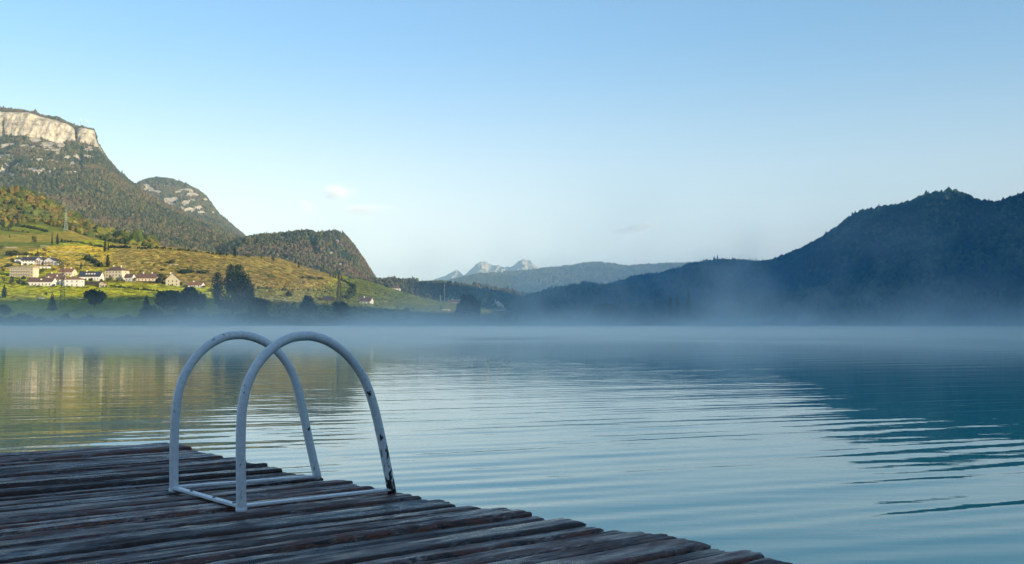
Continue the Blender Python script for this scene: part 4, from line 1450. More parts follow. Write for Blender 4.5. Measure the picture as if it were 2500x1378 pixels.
def trunk_mesh(h, r, limbs, seed):
    g = random.Random(seed)
    mb = MB()
    mb.tube([(0, 0, -1.0), (0.05 * h * g.uniform(-.3, .3), 0, h * 0.4), (g.uniform(-.04, .04) * h, g.uniform(-.04, .04) * h, h)], [r * 1.25, r, r * 0.35], 7)
    for lx, ly, lz in limbs:
        z0 = min(h * 0.8, lz * g.uniform(0.35, 0.5))
        mb.tube([(0, 0, z0), (lx * 0.5, ly * 0.5, (z0 + lz) * 0.5), (lx * 0.9, ly * 0.9, lz)], [r * 0.55, r * 0.4, r * 0.15], 5)
    me = bpy.data.meshes.new('trunk')
    me.from_pydata(mb.v, [], mb.f); me.validate(); me.materials.append(M_bark); me.update()
    return me


def round_lobes(w, h, k, seed, low=0.15):
    g = random.Random(seed)
    L = [(0, 0, h * 0.58, w * 0.34, w * 0.34, h * 0.36)]
    for i in range(k):
        a = 2 * math.pi * i / k + g.uniform(-.4, .4)
        rr = w * g.uniform(0.18, 0.30)
        z = h * g.uniform(low + 0.15, 0.80)
        L.append((rr * math.cos(a), rr * math.sin(a), z, w * g.uniform(.17, .25), w * g.uniform(.17, .25), h * g.uniform(.13, .22)))
    L.append((g.uniform(-.1, .1) * w, 0, h * 0.84, w * .2, w * .2, h * .15))
    return L


def tree(name, label, px, top, base, wpx, mat, T=hill, kind='round', n=None, group=None, cat='tree', seed=None, leaf=None, at_=None):
    c = at_ or T.cast(px, base)
    sc = c.y / FPX
    h, w = (base - top) * sc, wpx * sc
    seed = seed or int(px * 7 + base)
    o = empty(name, c, 0)
    tag(o, label, cat, group)
    if kind == 'round':
        lobes = round_lobes(w, h, 8, seed)
        n = n or int(min(1800, 180 + wpx * wpx * 0.5))
        lf = leaf or max(0.45, w * 0.055)
    elif kind == 'cypress':
        lobes = [(0, 0, h * (0.10 + 0.82 * i / 7), w * 0.5 * q, w * 0.5 * q, h * 0.12) for i, q in enumerate((.75, .95, 1.0, .95, .85, .7, .5, .28))]
        n = n or int(min(700, 160 + wpx * (base - top) * 1.2))
        lf = leaf or max(0.35, w * 0.13)
    elif kind == 'cone':
        lobes = [(0, 0, h * (0.12 + 0.8 * i / 6), w * 0.5 * q, w * 0.5 * q, h * 0.10) for i, q in enumerate((1.0, .85, .7, .54, .4, .26, .13))]
        n = n or 500
        lf = leaf or max(0.4, w * 0.08)
    elif kind == 'great':
        lobes = [(w * a, w * 0.3 * q, h * z, w * rx, w * rx, h * rz) for a, q, z, rx, rz in (
            (-.02, 0, .82, .13, .17), (.13, .3, .78, .12, .17), (.24, 0, .66, .13, .18), (.05, -.4, .60, .19, .24), (.34, .2, .50, .12, .16), (.40, -.2, .36, .09, .14), (.18, .4, .40, .19, .22), (-.05, .2, .42, .12, .24),
            (-.34, 0, .62, .11, .17), (-.40, .3, .46, .09, .14), (-.28, -.2, .42, .12, .18), (-.22, .2, .25, .11, .14), (.05, 0, .22, .2, .16), (-.13, 0, .62, .07, .14), (.12, 0, .93, .07, .07), (-.06, .1, .94, .05, .07), (-.33, 0, .78, .06, .07))]
        n = n or 7500
        lf = leaf or 0.85
        lobes = [(a_ * 1.06, b_, c_, d_ * 1.22, e_ * 1.22, f_ * 1.08) for a_, b_, c_, d_, e_, f_ in lobes]
    co = link('crown', crown_mesh(lobes, n, lf, seed, mat), o)
    limbs = [(l_[0], l_[1], l_[2]) for l_ in lobes[1:6]] if kind in ('round', 'great') else []
    link('trunk', trunk_mesh(h * (0.7 if kind != 'cone' else 0.9), max(0.18, h * 0.02), limbs, seed), o)
    return o


CYP_GROUP = 'dark cypresses on the vineyard slope'
tree('great_tree', 'great dark broad tree with two crowns, tallest tree on the far shore', 568, 645, 768, 106, ML_dark, kind='great')
for lab, px, top, base, w in [
    ('slim cypress, thinner of the pair above the long terrace wall', 127, 568, 598, 5.5),
    ('stout cypress, thicker of the pair above the long terrace wall', 140, 570, 599, 8),
    ('taller cypress of the pair on the crest beside the brown vineyard', 256, 587, 616, 9),
    ('narrow cypress leaning against the taller one on the crest', 264, 589, 614, 6),
    ('cypress directly behind the manor roof', 263, 620, 654, 10),
    ('short cypress just above the solar roof villa', 92, 604, 629, 5),
    ('lone cypress between two stubs of wall above the guesthouse', 197, 638, 661, 6),
    ('big cypress in the bright vines near the shade line at the village end', 10, 696, 731, 12),
    ('cypress on the crest of the brown vineyard above the great tree', 573, 600, 629, 9),
    ('little cypress first along the far crest', 638, 620, 634, 4.5),
    ('slim cypress beside its twin on the far crest', 664, 621, 638, 4),
    ('taller twin cypress on the far crest', 668.5, 618, 639, 5),
    ('cypress on the far crest above the curved wall', 721, 625, 648, 6),
    ('lower cypress on the far crest close under its neighbour', 729, 636, 658, 6),
    ('stub cypress beside the low pale building', 1076, 746, 761, 6),
    ('tiny post-like cypress in the upper green field', 24, 571, 582, 2.5)]:
    tree('cypress', lab, px, top, base, w, ML_cyp, kind='cypress', group=CYP_GROUP, cat='cypress')
for i, (px, top, base) in enumerate([(806, 667, 680), (813, 665, 682), (819, 668, 684), (826, 664, 686), (834, 672, 688)]):
    tree('cypress', 'small dark cypress in the row beside the lattice pylon', px, top, base, 5, ML_cyp, kind='cypress', group='row of cypresses beside the lattice pylon', cat='cypress')
GT = 'single trees among the village and vineyards'
for lab, px, top, base, w, m, kd in [
    ('round dark tree with pointed neighbour in the upper green field', 84, 576, 597, 18, ML_olive, 'round'),
    ('dark bushy trees at the edge of the photograph under the ochre wood', 5, 536, 560, 22, ML_dark, 'round'),
    ('dark green tree beside the bushy one under the ochre wood', 26, 542, 560, 18, ML_dark, 'round'),
    ('bright green tree at the end of the upper villas', 145, 631, 650, 18, ML_green, 'round'),
    ('olive tree covering the foot of the hotel', 48, 682, 698, 22, ML_olive, 'round'),
    ('bushy tree at the hotel corner', 28, 680, 697, 20, ML_olive, 'round'),
    ('green hedge tree above the hotel', 22, 643, 655, 26, ML_olive, 'round'),
    ('yellow green tree in front of the manor', 288, 678, 690, 14, ML_green, 'round'),
    ('olive tree in front of the manor porch', 270, 672, 689, 14, ML_olive, 'round'),
    ('bush between guesthouse and shed', 222, 678, 690, 14, ML_olive, 'round'),
    ('big round tree covering the side of the yellow gabled house', 393, 667, 696, 32, ML_olive, 'round'),
    ('bush in the brown vineyard above the bright wall', 419, 633, 647, 20, ML_olive, 'round'),
    ('dark bush below the middle of the brown vineyard', 396, 655, 664, 14, ML_dark, 'round'),
    ('low dark thicket at the foot of the brown vineyard', 456, 658, 670, 38, ML_dark, 'round'),
    ('grey green bush row next to the dark thicket', 497, 660, 670, 36, ML_olive, 'round'),
    ('round bush in the lower vines past the great tree', 705, 711, 728, 22, ML_olive, 'round'),
    ('bush on the far crest behind the brown vineyard', 605, 617, 632, 16, ML_olive, 'round'),
    ('small tree beside the pyramid roof house', 985, 697, 711, 18, ML_olive, 'round'),
    ('dark tree on the other side of the pyramid roof house', 944, 694, 706, 14, ML_dark, 'round'),
    ('bushy olive row above the guesthouse walls', 32, 612, 627, 34, ML_olive, 'round'),
    ('yellow tree at the picture edge above the villas', 3, 598, 612, 16, ML_green, 'round'),
    ('green tree below the white terrace building', 104, 655, 668, 20, ML_green, 'round'),
    ('yellow green bush beside the long low farmhouse', 65, 689, 700, 12, ML_green, 'round'),
    ('small green tree behind the small red roof house', 327, 666, 682, 10, ML_olive, 'round'),
    ('dark bushes following the gully down to the tall pylon', 862, 690, 712, 16, ML_dark, 'round')]:
    tree('tree', lab, px, top, base, w, m, kind=kd, group=GT)

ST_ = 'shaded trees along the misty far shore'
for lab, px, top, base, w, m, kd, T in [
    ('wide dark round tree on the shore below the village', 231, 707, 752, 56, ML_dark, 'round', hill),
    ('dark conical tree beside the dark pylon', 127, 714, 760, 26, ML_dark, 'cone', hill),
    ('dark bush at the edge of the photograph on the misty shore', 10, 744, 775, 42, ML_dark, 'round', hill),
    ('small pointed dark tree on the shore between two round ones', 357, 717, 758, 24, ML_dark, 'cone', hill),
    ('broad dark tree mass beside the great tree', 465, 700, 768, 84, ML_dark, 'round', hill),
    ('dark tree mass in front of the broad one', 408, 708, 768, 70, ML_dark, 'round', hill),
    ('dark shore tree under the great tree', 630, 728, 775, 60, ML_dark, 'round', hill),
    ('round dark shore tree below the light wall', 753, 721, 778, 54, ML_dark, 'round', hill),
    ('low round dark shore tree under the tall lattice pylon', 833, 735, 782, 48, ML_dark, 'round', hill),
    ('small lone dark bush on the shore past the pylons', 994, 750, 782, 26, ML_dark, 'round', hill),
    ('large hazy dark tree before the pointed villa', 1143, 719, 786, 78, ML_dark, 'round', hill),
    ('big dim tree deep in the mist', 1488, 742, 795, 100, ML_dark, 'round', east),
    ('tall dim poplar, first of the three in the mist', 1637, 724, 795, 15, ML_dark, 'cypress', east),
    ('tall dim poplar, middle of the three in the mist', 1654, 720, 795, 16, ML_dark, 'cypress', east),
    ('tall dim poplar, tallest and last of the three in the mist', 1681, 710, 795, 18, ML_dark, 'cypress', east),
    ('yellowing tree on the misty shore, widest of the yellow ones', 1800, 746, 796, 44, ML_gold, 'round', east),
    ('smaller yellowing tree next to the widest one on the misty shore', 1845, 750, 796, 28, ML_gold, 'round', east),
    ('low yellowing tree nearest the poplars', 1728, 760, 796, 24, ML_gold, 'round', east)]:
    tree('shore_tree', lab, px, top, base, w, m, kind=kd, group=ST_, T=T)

def hedge(label, pts, hgt, gap, cols, seed, cat='hedge', group='hedges and shrub rows between the vineyards', jit=1.0):
    P = [hill.cast(a, b) for a, b in pts]
    Q = []
    g = np.random.default_rng(seed)
    for a, b in zip(P[:-1], P[1:]):
        m_ = max(1, int((b - a).length / gap))
        Q += [a.lerp(b, (i + g.random() * .6) / m_) for i in range(m_)]
    o0 = Q[0].copy()
    pos = np.array([(q.x + g.normal(0, jit), q.y + g.normal(0, jit), hill.height(q.x, q.y)) for q in Q])
    r_ = hgt * g.uniform(0.35, 0.75, len(pos))
    pos[:, 2] += r_ * 0.6
    cc_ = np.array(cols)[g.integers(0, len(cols), len(pos))]
    o = lumps('hedge', pos - np.array(o0[:]), r_, g.uniform(0.8, 1.3, len(pos)), cc_, ICO2, 0.2)
    o.location = o0
    tag(o, label, cat, group)


DKB = [(0.022, 0.032, 0.014), (0.034, 0.046, 0.018), (0.050, 0.058, 0.020)]
GRB = [(0.060, 0.075, 0.030), (0.085, 0.095, 0.036), (0.045, 0.058, 0.024)]
OLB = [(0.090, 0.090, 0.024), (0.060, 0.068, 0.022), (0.130, 0.110, 0.030)]
for i, (lab, pts, hh, gap, cols) in enumerate([
    ('dark shrub row slanting down under the ochre wood', [(40, 553), (70, 557), (98, 563), (118, 568)], 5, 4, DKB),
    ('hedge along the upper edge of the green field under the pale pylon', [(0, 561), (40, 566), (75, 569)], 3, 4, OLB),
    ('thin dark hedge line along the far rim of the brown vineyard', [(340, 610), (380, 609), (425, 613), (470, 617), (520, 623), (560, 628)], 4, 3.5, DKB),
    ('short black hedge beside the cypress pair on the crest', [(268, 608), (295, 608), (322, 609)], 4.5, 3.5, DKB),
    ('hedge slanting across the green parcels under the pair of cypresses', [(150, 590), (185, 594), (215, 599), (250, 606)], 3.5, 4, DKB),
    ('dark gully shrubs running down to the manor', [(212, 632), (225, 640), (238, 648), (248, 655)], 4.5, 3.5, DKB),
    ('dark hedge line crossing the bright vines below the farmhouse', [(268, 702), (300, 706), (345, 711), (386, 715)], 3.0, 3, DKB),
    ('grey green shrub row across the lower brown slope', [(618, 707), (660, 709), (700, 711), (740, 712), (780, 714), (806, 718)], 3.5, 5, GRB),
    ('dark bushes bunched in the middle of the brown slope past the great tree', [(650, 679), (664, 680), (678, 682)], 5, 4, GRB),
    ('bushes at the foot of the curved light wall', [(727, 680), (740, 682), (754, 683), (790, 686)], 4, 4, DKB),
    ('shrubs following the gully down from the lattice pylon', [(838, 690), (852, 698), (864, 708), (860, 722), (846, 733)], 5, 4, DKB),
    ('olive shrub strip under the long terrace wall', [(100, 610), (130, 622), (160, 622), (200, 629)], 2.6, 5, OLB),
    ('shrubs along the terrace edge above the guesthouse', [(150, 650), (185, 651), (225, 652)], 3, 5, OLB),
    ('bank of shrubs rising behind the solar roof villa', [(20, 622), (50, 625), (85, 627), (110, 627)], 5, 4, OLB),
    ('hedge in front of the hotel', [(22, 682), (40, 684), (66, 684)], 4, 4, DKB),
    ('hedge along the lane in front of the white village row', [(70, 703), (110, 704), (160, 705), (215, 706)], 2.6, 4, OLB),
    ('thin hedge across the brown vineyard', [(290, 648), (340, 646), (400, 652), (440, 654), (500, 658)], 2.2, 6, OLB),
    ('second thin hedge lower on the brown vineyard', [(300, 664), (345, 664), (390, 668)], 2.4, 6, GRB),
    ('tree row along the lane below the brown slope', [(540, 700), (575, 703), (612, 706)], 5, 5, GRB),
    ('dark clipped strip in the bright vines near the shade line', [(102, 721), (112, 721), (119, 722)], 3, 3, DKB),
    ('shrubs on the green slope above the lone farmhouse', [(905, 715), (940, 722), (990, 735)], 3, 8, GRB),
    ('hedge along the bottom edge of the green slope', [(905, 748), (950, 753), (1010, 759), (1070, 763)], 2.6, 6, OLB)]):
    hedge(lab, pts, hh, gap, cols, 500 + i)

GG = 'garden trees between the village houses'
for lab, px, base, w, h, m in [
    ('garden tree in front of the solar roof villa', 62, 651, 11, 9, ML_olive), ('second garden tree in front of the solar roof villa', 76, 651, 9, 8, ML_green),
    ('garden tree between the two gabled villas', 103, 650, 7, 10, ML_olive), ('dark tree left of the first villa', 30, 640, 14, 11, ML_dark),
    ('tree at the corner of the hotel roof', 88, 662, 10, 9, ML_olive), ('tree behind the terrace building', 120, 654, 9, 8, ML_dark),
    ('bush on the lawn beside the hotel', 97, 671, 9, 6, ML_olive), ('tree on the bank above the roofs of the village centre', 131, 662, 12, 8, ML_olive),
    ('dark tree beside the blank white house', 185, 697, 9, 11, ML_olive), ('tree in front of the guesthouse wall', 207, 690, 10, 9, ML_olive),
    ('gold green tree before the shed row', 216, 700, 8, 8, ML_green), ('dark fir like tree at the guesthouse end', 248, 686, 8, 15, ML_dark),
    ('tree filling the gap between guesthouse and manor', 247, 693, 12, 12, ML_olive), ('tall olive tree at the manor front', 262, 692, 12, 14, ML_olive),
    ('golden bush at the manor door', 279, 692, 10, 9, ML_gold), ('yellow bush at the manor corner', 303, 691, 8, 7, ML_gold),
    ('tree between the small red roof house and the long farmhouse', 328, 690, 8, 13, ML_olive), ('bush before the long farmhouse', 352, 692, 14, 5, ML_dark),
    ('tree at the far end of the long farmhouse', 382, 692, 9, 11, ML_olive), ('bush at the foot of the yellow gable', 418, 701, 12, 6, ML_green),
    ('tree behind the yellow gable corner', 442, 699, 11, 11, ML_olive), ('round bush between yellow gable and white cottage', 450, 704, 9, 8, ML_olive),
    ('bush before the long low farmhouse', 98, 703, 11, 5, ML_olive), ('bush between the long low farmhouse and the white house', 131, 702, 10, 9, ML_olive),
    ('low tree before the blank white house', 160, 704, 10, 6, ML_green), ('golden tree beside the yellow cottage', 259, 705, 7, 9, ML_gold),
    ('tree below the hotel corner pole', 57, 698, 10, 12, ML_dark), ('grey tree at the picture edge beside the hotel', 6, 668, 20, 18, ML_olive),
    ('olive tree lower at the picture edge beside the hotel', 10, 690, 20, 16, ML_olive), ('yellow tree right of the upper villas path', 150, 657, 8, 8, ML_gold),
    ('bush right of the white cottage', 497, 705, 10, 8, ML_olive), ('olive tree behind the great tree foot', 512, 716, 16, 12, ML_olive)]:
    tree('garden_tree', lab, px, base - h, base, w, m, group=GG, n=170)

# alike dim trees filling the shoreline, nothing tells them apart in the mist
vr = random.Random(21)
protos = []
for v in range(5):
    w, h = (11, 10) if v % 2 else (14, 8)
    lobes = round_lobes(w, h, 7, 90 + v, 0.0)
    protos.append((crown_mesh(lobes, 420, 0.75, 300 + v, ML_dark), trunk_mesh(h * .7, .22, [(l_[0], l_[1], l_[2]) for l_ in lobes[1:5]], 70 + v)))


def filler(px, T, D, sc, label, group):
    s = (px - CX) / FPX
    o = empty('shore_tree', (s * D, D, T.height(s * D, D) - 0.3), vr.uniform(0, 6.28))
    o.scale = (sc * vr.uniform(.85, 1.2),) * 2 + (sc * vr.uniform(.8, 1.15),)
    tag(o, label, 'tree', group)
    cm, tm = vr.choice(protos)
    link('crown', cm, o); link('trunk', tm, o)


def zone_east(px):
    for lim, w_ in ((1440, 'before the big dim tree'), (1600, 'past the big dim tree'), (1715, 'around the three poplars'), (1865, 'between the yellowing trees'), (2100, 'past the boathouse'), (2330, 'below the shaded peak'), (9999, 'at the far end under the shaded hill')):
        if px < lim:
            return 'dim dark tree on the misty eastern shore ' + w_, 'dim eastern shore trees ' + w_


def zone(px):
    for lim, w_ in ((95, 'below the end of the village'), (205, 'around the dark conical tree'), (330, 'under the wide dark round tree'), (520, 'in the mass beside the great tree'), (700, 'at the foot of the great tree'), (900, 'under the tall lattice pylon'), (1060, 'near the small lone bush'), (9999, 'before the pointed villa')):
        if px < lim:
            return 'dim dark shoreline tree in the mist ' + w_, 'dim shoreline trees ' + w_


px = -140
while px < 1320:
    D0 = np.interp(px, [a for a, _ in SH1], [b for _, b in SH1])
    big = 1.0 + 0.55 * (330 < px < 560) + 0.25 * (560 < px < 700)
    filler(px, hill, D0 + vr.uniform(10, 60), vr.uniform(0.65, 1.15) * big, *zone(px))
    px += vr.uniform(10, 24)
px = 1320
while px < 2560:
    D0 = np.interp(px, [a for a, _ in SHR], [b for _, b in SHR])
    filler(px, east, D0 + vr.uniform(10, 90), vr.uniform(0.6, 1.1), *zone_east(px))
    px += vr.uniform(14, 36)

# ------------------------------------------------------------------ pylons, masts, poles
def pylon(label, px, top, base, wb, arms, mat, T=hill, thick=0.16):
    c = T.cast(px, base)
    sc = c.y / FPX
    h, w = (base - top) * sc, wb * sc / 2
    o = empty('lattice_pylon', c, 0.35)
    tag(o, label, 'pylon', 'lattice power pylons')
    tw = 0.09 * w + 0.35
    for sx in (-1, 1):
        for sy in (-1, 1):
            b = MB(); b.tube([(sx * w, sy * w, -1), (sx * tw, sy * tw, h * .8), (sx * tw * .5, sy * tw * .5, h)], thick, 4)
            b.build('leg', mat, o)
    b = MB()
    k = 9
    for i in range(k):
        z0, z1 = h * .8 * i / k, h * .8 * (i + 1) / k
        a0, a1 = w + (tw - w) * i / k, w + (tw - w) * (i + 1) / k
        for s in (-1, 1):
            for q0, q1 in (((-a0, s * a0, z0), (a1, s * a1, z1)), ((a0, s * a0, z0), (-a1, s * a1, z1)), ((s * a0, -a0, z0), (s * a1, a1, z1)), ((s * a0, a0, z0), (s * a1, -a1, z1)), ((-a1, s * a1, z1), (a1, s * a1, z1))):
                b.tube([q0, q1], thick * .6, 4)
    b.build('brace', mat, o)
    for u, half in arms:
        b = MB(); z, hl = h * u, half * sc
        for s in (-1, 1):
            b.tube([(0, 0, z), (s * hl, 0, z)], thick * .8, 4)
            b.tube([(0, 0, z + 1.6), (s * hl, 0, z)], thick * .6, 4)
            b.tube([(s * hl, 0, z), (s * hl, 0, z - 1.6)], thick * .5, 4)
        b.build('crossarm', mat, o)
    return o, c, h


p1, c1, h1 = pylon('pale sunlit lattice pylon in front of the ochre wood', 160.5, 511, 565, 9, ((.97, 4), (.80, 5), (.64, 5)), M_steelgrey)
pylon('dark lattice pylon rising from the shade below the village', 152.5, 640, 752, 13, ((.97, 5), (.86, 6), (.75, 6)), M_rust)
pylon('tall dark lattice pylon with wide arms at the end of the brown vineyard', 828, 661, 740, 12, ((.97, 8), (.84, 10), (.60, 9)), M_rust, thick=0.2)
b = MB()
for u in (.80, .64, .97):
    z = h1 * u
    pts = []
    for i in range(13):
        t = i / 12
        pts.append((-95 * t, -10 * t, z - 3.0 * 4 * t * (1 - t)))
    b.tube(pts, 0.10, 3)
o = b.build('power_line', M_steelgrey); o.location = c1
tag(o, 'three thin power wires running from the pale pylon past the ochre wood', 'power line')


def pole(name, label, px, top, base, T, mat, r, cat, group=None, arms=()):
    c = T.cast(px, base)
    sc = c.y / FPX
    h = (base - top) * sc
    o = empty(name, c); tag(o, label, cat, group)
    b = MB(); b.tube([(0, 0, -1), (0, 0, h)], [r, r * .6], 6); b.build('shaft', mat, o)
    for u, l_ in arms:
        b = MB(); b.box(-l_, l_, -.12, .12, h * u, h * u + .25); b.build('crossarm', mat, o)


pole('mast', 'tall thin mast on the vineyard edge in front of the dark low hill', 1085.5, 686, 734, hill, M_steelgrey, .35, 'mast', arms=((.9, 1.6), (.7, 1.6)))
pole('mast', 'short white mast beside the tall thin one', 1075, 716, 734, hill, M_white, .28, 'mast')
AN = 'antenna masts on the cliff top'
def antenna(label, px, top, base):
    D = 5420.0
    x, y_, z = at(px, base, D)
    h = (base - top) * D / FPX
    o = empty('antenna_mast', (float(x), float(y_), mount.height(float(x), float(y_)) - 1)); tag(o, label, 'antenna mast', AN)
    h += float(z) - o.location.z
    b = MB(); b.tube([(0, 0, -2), (0, 0, h)], [1.3, .6], 6); b.build('shaft', M_steelgrey, o)
    for u in (.72, .86):
        b = MB(); b.tube([(0, 0, h * u), (0, 0, h * u + 4)], 1.9, 8); b.build('dish', M_white, o)
antenna('taller antenna mast on the cliff top', 197, 287, 309)
antenna('shorter antenna mast near the cliff end', 213, 294, 312)
PG = 'pale poles in the vineyards'
for lab, px, top, base in [('tall pale pole before the hotel trees', 49.5, 675, 698), ('pale pole at the upper edge near the villas', 15, 600, 619), ('pale pole nearest the dark shore thicket', 429.5, 690, 714), ('pale pole in the bright vines below the farmhouse', 296, 702, 714), ('short pale pole higher in the bright vines', 371.5, 700, 710), ('pale pole beside the farmhouse gable', 326, 676, 690), ('pale pole above the white cottage', 452, 682, 694)]:
    pole('utility_pole', lab, px, top, base, hill, M_pole, .22, 'pole', PG)

# ------------------------------------------------------------------ cars, boathouse
def car(label, px, base, kind):
    c = hill.cast(px, base)
    o = empty(kind, c + Vector((0, 0, .05)), 0.2)
    tag(o, label, 'van' if kind == 'parked_van' else 'car')
    L, hh = (4.6, 1.5) if kind == 'parked_car' else (5.4, 2.4)
    b = MB()
    prof = [(-L / 2, .35), (-L / 2, .8), (-L * .34, .95), (-L * .2, hh), (L * .25, hh), (L * .42, .95), (L / 2, .8), (L / 2, .35)] if kind == 'parked_car' else [(-L / 2, .35), (-L / 2, 1.1), (-L * .36, hh), (L * .48, hh), (L / 2, .35)]
    n = len(prof)
    b.poly([(x, -.88, z) for x, z in prof] + [(x, .88, z) for x, z in prof], [tuple(range(n)), tuple(reversed(range(n, 2 * n)))] + [(i, i + n, (i + 1) % n + n, (i + 1) % n) for i in range(n)])
    b.build('body', M_carpaint, o)
    b = MB(); b.box(-L * .2, L * .28, -.90, -.884, hh * .68, hh * .9); b.build('window', M_pane, o)
    for x in (-L * .3, L * .3):
        for s in (-1, 1):
            b = MB(); b.tube([(x, s * .72, .33), (x, s * .92, .33)], .33, 12); b.build('wheel', M_tyre, o)


car('white van parked on the shaded track below the bright vines', 101, 733, 'parked_van')
car('white car parked beside the wide dark round tree', 196, 731, 'parked_car')

c = east.cast(1876, 797.5)
c = Vector(((1876 - CX) / FPX * 995, 995, 0.0))
o = empty('boathouse', c); tag(o, 'small low boathouse with a pale landing stage at the misty waterline', 'boathouse')
b = MB(); b.box(-9, 9, -3, 4, .55, .8); b.build('landing_stage', M_pole, o)
for x in (-8.5, 0, 8.5):
    b = MB(); b.tube([(x, -2.6, -2), (x, -2.6, .548)], .18, 8); b.build('post', M_beam, o)
b = MB(); b.box(-6, 6, 1, 7, .804, 3.2); b.build('wall', M_shut, o)
b = MB(); b.poly([(-6.8, .2, 3.0), (6.8, .2, 3.0), (6.8, 4, 5.0), (-6.8, 4, 5.0), (-6.8, 7.8, 3.0), (6.8, 7.8, 3.0), (-6.8, .2, 3.25), (6.8, .2, 3.25), (6.8, 4, 5.25), (-6.8, 4, 5.25), (-6.8, 7.8, 3.25), (6.8, 7.8, 3.25)],
                 [(0, 3, 2, 1), (3, 4, 5, 2), (6, 7, 8, 9), (9, 8, 11, 10), (0, 1, 7, 6), (5, 4, 10, 11), (1, 2, 8, 7), (2, 5, 11, 8), (3, 0, 6, 9), (4, 3, 9, 10)])
b.build('roof', M_darkroof, o)
b = MB(); b.box(-1, 1, .95, 1.05, .81, 2.8); b.build('door', M_white, o)

# ------------------------------------------------------------------ air: haze, mist, clouds
def vol_mat(name, density, col, aniso=0.0):
    m = bpy.data.materials.new(name)
    m.use_nodes = True
    n, l = m.node_tree.nodes, m.node_tree.links
    n.clear()
    v = n.new('ShaderNodeVolumePrincipled')
    v.inputs['Color'].default_value = (*col, 1)
    v.inputs['Density'].default_value = density
    v.inputs['Anisotropy'].default_value = aniso
    out = n.new('ShaderNodeOutputMaterial')
    l.new(v.outputs[0], out.inputs['Volume'])
    return m, n, l, v


def box_obj(name, x0, x1, y0, y1, z0, z1, mat):
    b = MB(); b.box(x0, x1, y0, y1, z0, z1)
    return b.build(name, mat)


top = float(max(t.Z.max() for t in (mount, mount2, east, peaks, far))) + 60
M_haze, _, _, _ = vol_mat('valley_haze', 4.2e-5, (0.58, 0.84, 1.0))
tag(box_obj('haze', -22000, 22000, -7000, 28500, -3.5, top, M_haze), 'pale blue haze filling the valley air', 'haze', kind='stuff')

# low steam lying on the water, thinner than eye height
M_mist, _, _, _ = vol_mat('lake_mist', 0.030, (1.0, 1.0, 1.0), 0.82)
ny, nx = 60, 50
yy = np.concatenate([np.linspace(18, 120, 25), np.linspace(140, 985, ny - 25)])
xx = np.linspace(-1, 1, nx)
Xm = xx[None] * (60 + yy[:, None] * 0.85)
Ym = yy[:, None] * np.ones_like(Xm)
tp = 0.06 + 0.62 * smooth01(16, 105, Ym) * (0.55 + 1.3 * fbm(Xm / 18, Ym / 30, 3, 90) * smooth01(500, 60, Ym) + 0.35)
tp = np.clip(tp, 0.06, 0.95) + 0.9 * smooth01(300, 850, Ym)
bt = np.full_like(tp, 0.035)
edge = (np.abs(xx) > 0.999)[None] | (yy < 18.1)[:, None] | (yy > 984)[:, None]
tp[edge] = 0.04
i1 = np.arange(Xm.size).reshape(Xm.shape); i2 = i1 + Xm.size
F = [np.stack([i1[:-1, :-1], i1[:-1, 1:], i1[1:, 1:], i1[1:, :-1]], -1).reshape(-1, 4), np.stack([i2[:-1, :-1], i2[1:, :-1], i2[1:, 1:], i2[:-1, 1:]], -1).reshape(-1, 4)]
for a, b_ in ((i1[0], i2[0]), (i1[-1][::-1], i2[-1][::-1]), (i1[::-1, 0], i2[::-1, 0]), (i1[:, -1], i2[:, -1])):
    F.append(np.stack([b_[:-1], b_[1:], a[1:], a[:-1]], -1))
V = np.concatenate([np.stack([Xm, Ym, tp], -1).reshape(-1, 3), np.stack([Xm, Ym, bt], -1).reshape(-1, 3)])
tag(link('mist', mesh_np('mist', V, np.concatenate(F), M_mist, False)), 'thin white morning mist lying on the lake surface', 'mist', kind='stuff')

# drifting bank along the far shore
m, n, l, v = vol_mat('drifting_mist', 0.0, (0.96, 0.99, 1.0), 0.75)
geo = N(n, 'ShaderNodeNewGeometry')
mp = N(n, 'ShaderNodeMapping')
mp.inputs['Scale'].default_value = (0.014, 0.006, 0.018)
mp.inputs['Rotation'].default_value = (0, R_(-24), 0)
l.new(geo.outputs['Position'], mp.inputs['Vector'])
nz = N(n, 'ShaderNodeTexNoise', Scale=1.0, Detail=4.0, Roughness=0.55, Distortion=0.5)
l.new(mp.outputs[0], nz.inputs['Vector'])
sep = N(n, 'ShaderNodeSeparateXYZ')
l.new(geo.outputs['Position'], sep.inputs[0])


def MR(src, a, b_, c, d, smooth=True):
    q = N(n, 'ShaderNodeMapRange')
    if smooth: q.interpolation_type = 'SMOOTHSTEP'
    for k_, vv in zip(('From Min', 'From Max', 'To Min', 'To Max'), (a, b_, c, d)):
        q.inputs[k_].default_value = vv
    l.new(src, q.inputs['Value'])
    return q.outputs[0]


def MUL(a, b_):
    q = N(n, 'ShaderNodeMath', operation='MULTIPLY')
    l.new(a, q.inputs[0])
    if isinstance(b_, float): q.inputs[1].default_value = b_
    else: l.new(b_, q.inputs[1])
    return q.outputs[0]


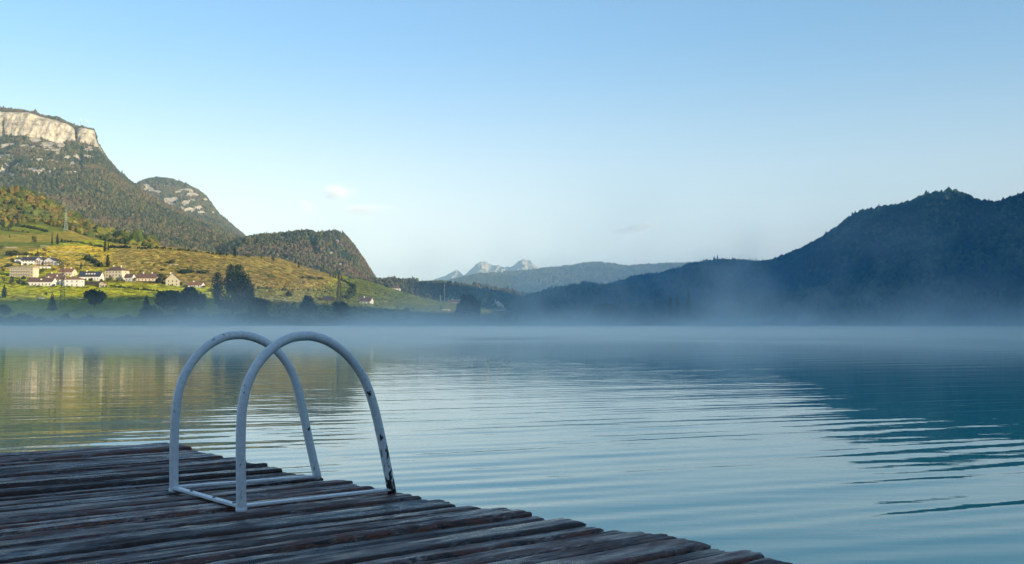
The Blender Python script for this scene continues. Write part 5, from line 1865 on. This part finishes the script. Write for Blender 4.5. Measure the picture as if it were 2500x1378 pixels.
hz = N(n, 'ShaderNodeMath', operation='MULTIPLY')
hz.inputs[1].default_value = -1 / 6.2
l.new(sep.outputs['Z'], hz.inputs[0])
ex_ = N(n, 'ShaderNodeMath', operation='EXPONENT')
l.new(hz.outputs[0], ex_.inputs[0])
low_ = MUL(ex_.outputs[0], MR(nz.outputs['Fac'], 0.36, 0.62, 0.12, 1.0))
low_ = MUL(low_, MR(sep.outputs['X'], -50.0, 450.0, 0.0090, 0.0028))
wisps = MUL(MR(nz.outputs['Fac'], 0.50, 0.70, 0.0, 0.0030), MR(sep.outputs['Z'], 5.0, 95.0, 1.0, 0.0))
wisps = MUL(wisps, MR(sep.outputs['X'], -150.0, 150.0, 0.25, 1.0))
ad = N(n, 'ShaderNodeMath', operation='ADD')
l.new(low_, ad.inputs[0]); l.new(wisps, ad.inputs[1])
fd = MUL(MUL(ad.outputs[0], MR(sep.outputs['Y'], 330.0, 700.0, 0.0, 1.0)), MR(sep.outputs['Y'], 1020.0, 1180.0, 1.0, 0.0))
l.new(fd, v.inputs['Density'])
m.cycles.volume_step_rate = 0.25
tag(box_obj('mist', -900, 900, 330, 1180, 0.03, 130, m), 'soft bank of mist drifting along the far shore and up the shaded hill', 'mist', kind='stuff')


# blue-tinted volume added before the eastern hill to turn its shade blue
m, n, l, v = vol_mat('blue_tint_haze', 0.0, (0.03, 0.52, 1.0))
geo = N(n, 'ShaderNodeNewGeometry')
sep = N(n, 'ShaderNodeSeparateXYZ')
l.new(geo.outputs['Position'], sep.inputs[0])
hz = N(n, 'ShaderNodeMath', operation='MULTIPLY')
hz.inputs[1].default_value = -1 / 110.0
l.new(sep.outputs['Z'], hz.inputs[0])
ex_ = N(n, 'ShaderNodeMath', operation='EXPONENT')
l.new(hz.outputs[0], ex_.inputs[0])
fd = MUL(MUL(ex_.outputs[0], MR(sep.outputs['X'], -250.0, 250.0, 0.0, 0.00050)), MR(sep.outputs['Y'], 250.0, 900.0, 0.0, 1.0))
l.new(fd, v.inputs['Density'])
m.cycles.volume_step_rate = 0.5
tag(box_obj('mist', -260, 1000, 240, 2300, 0.03, 300, m), 'added blue-tinted haze that turns the shaded eastern hill blue', 'mist', kind='stuff')


def cloud(label, px, py, w, h, tilt, seed, dens):
    D = 33000.0
    x, y_, z = at(px, py, D)
    sc = D / FPX
    m, n, l, v = vol_mat('cloud_vapour', 0.0, (1.0, 1.0, 1.0), -0.45)
    tc = N(n, 'ShaderNodeTexCoord')
    nz = N(n, 'ShaderNodeTexNoise', Scale=2.6, Detail=8.0, Roughness=0.68, Distortion=0.6)
    ofs = N(n, 'ShaderNodeVectorMath', operation='ADD')
    ofs.inputs[1].default_value = (seed * 3.7, seed * 1.9, 0)
    l.new(tc.outputs['Object'], ofs.inputs[0]); l.new(ofs.outputs[0], nz.inputs['Vector'])
    ln = N(n, 'ShaderNodeVectorMath', operation='LENGTH')
    l.new(tc.outputs['Object'], ln.inputs[0])
    fall = N(n, 'ShaderNodeMapRange')
    for k_, vv in zip(('From Min', 'From Max', 'To Min', 'To Max'), (0.0, 1.0, 0.26, -0.42)):
        fall.inputs[k_].default_value = vv
    l.new(ln.outputs['Value'], fall.inputs['Value'])
    s_ = N(n, 'ShaderNodeMath', operation='ADD')
    l.new(fall.outputs[0], s_.inputs[0]); l.new(nz.outputs['Fac'], s_.inputs[1])
    q = N(n, 'ShaderNodeMapRange')
    for k_, vv in zip(('From Min', 'From Max', 'To Min', 'To Max'), (0.47, 0.95, 0.0, dens)):
        q.inputs[k_].default_value = vv
    l.new(s_.outputs[0], q.inputs['Value'])
    l.new(q.outputs[0], v.inputs['Density'])
    me = mesh_np('cloud', ICO2[0] * 1.02, ICO2[1], m, True)
    o = link('cloud', me)
    o.location = (float(x), float(y_), float(z))
    o.scale = (w * sc / 2, w * sc * 0.35, h * sc / 2)
    o.rotation_euler = (0, tilt, 0)
    tag(o, label, 'cloud', 'small morning clouds')


cloud('largest small white cloud, heaped in the middle over the headland', 822, 470, 230, 96, 0.05, 1, 0.0042)
cloud('little upright puff of cloud below the largest one', 746, 504, 110, 84, 0.5, 2, 0.0050)
cloud('thin ragged strip of cloud under the largest one', 890, 512, 300, 66, -0.05, 3, 0.0028)
cloud('slanting wisp of cloud alone over the hazy ridge', 1558, 556, 310, 66, -0.2, 4, 0.0034)
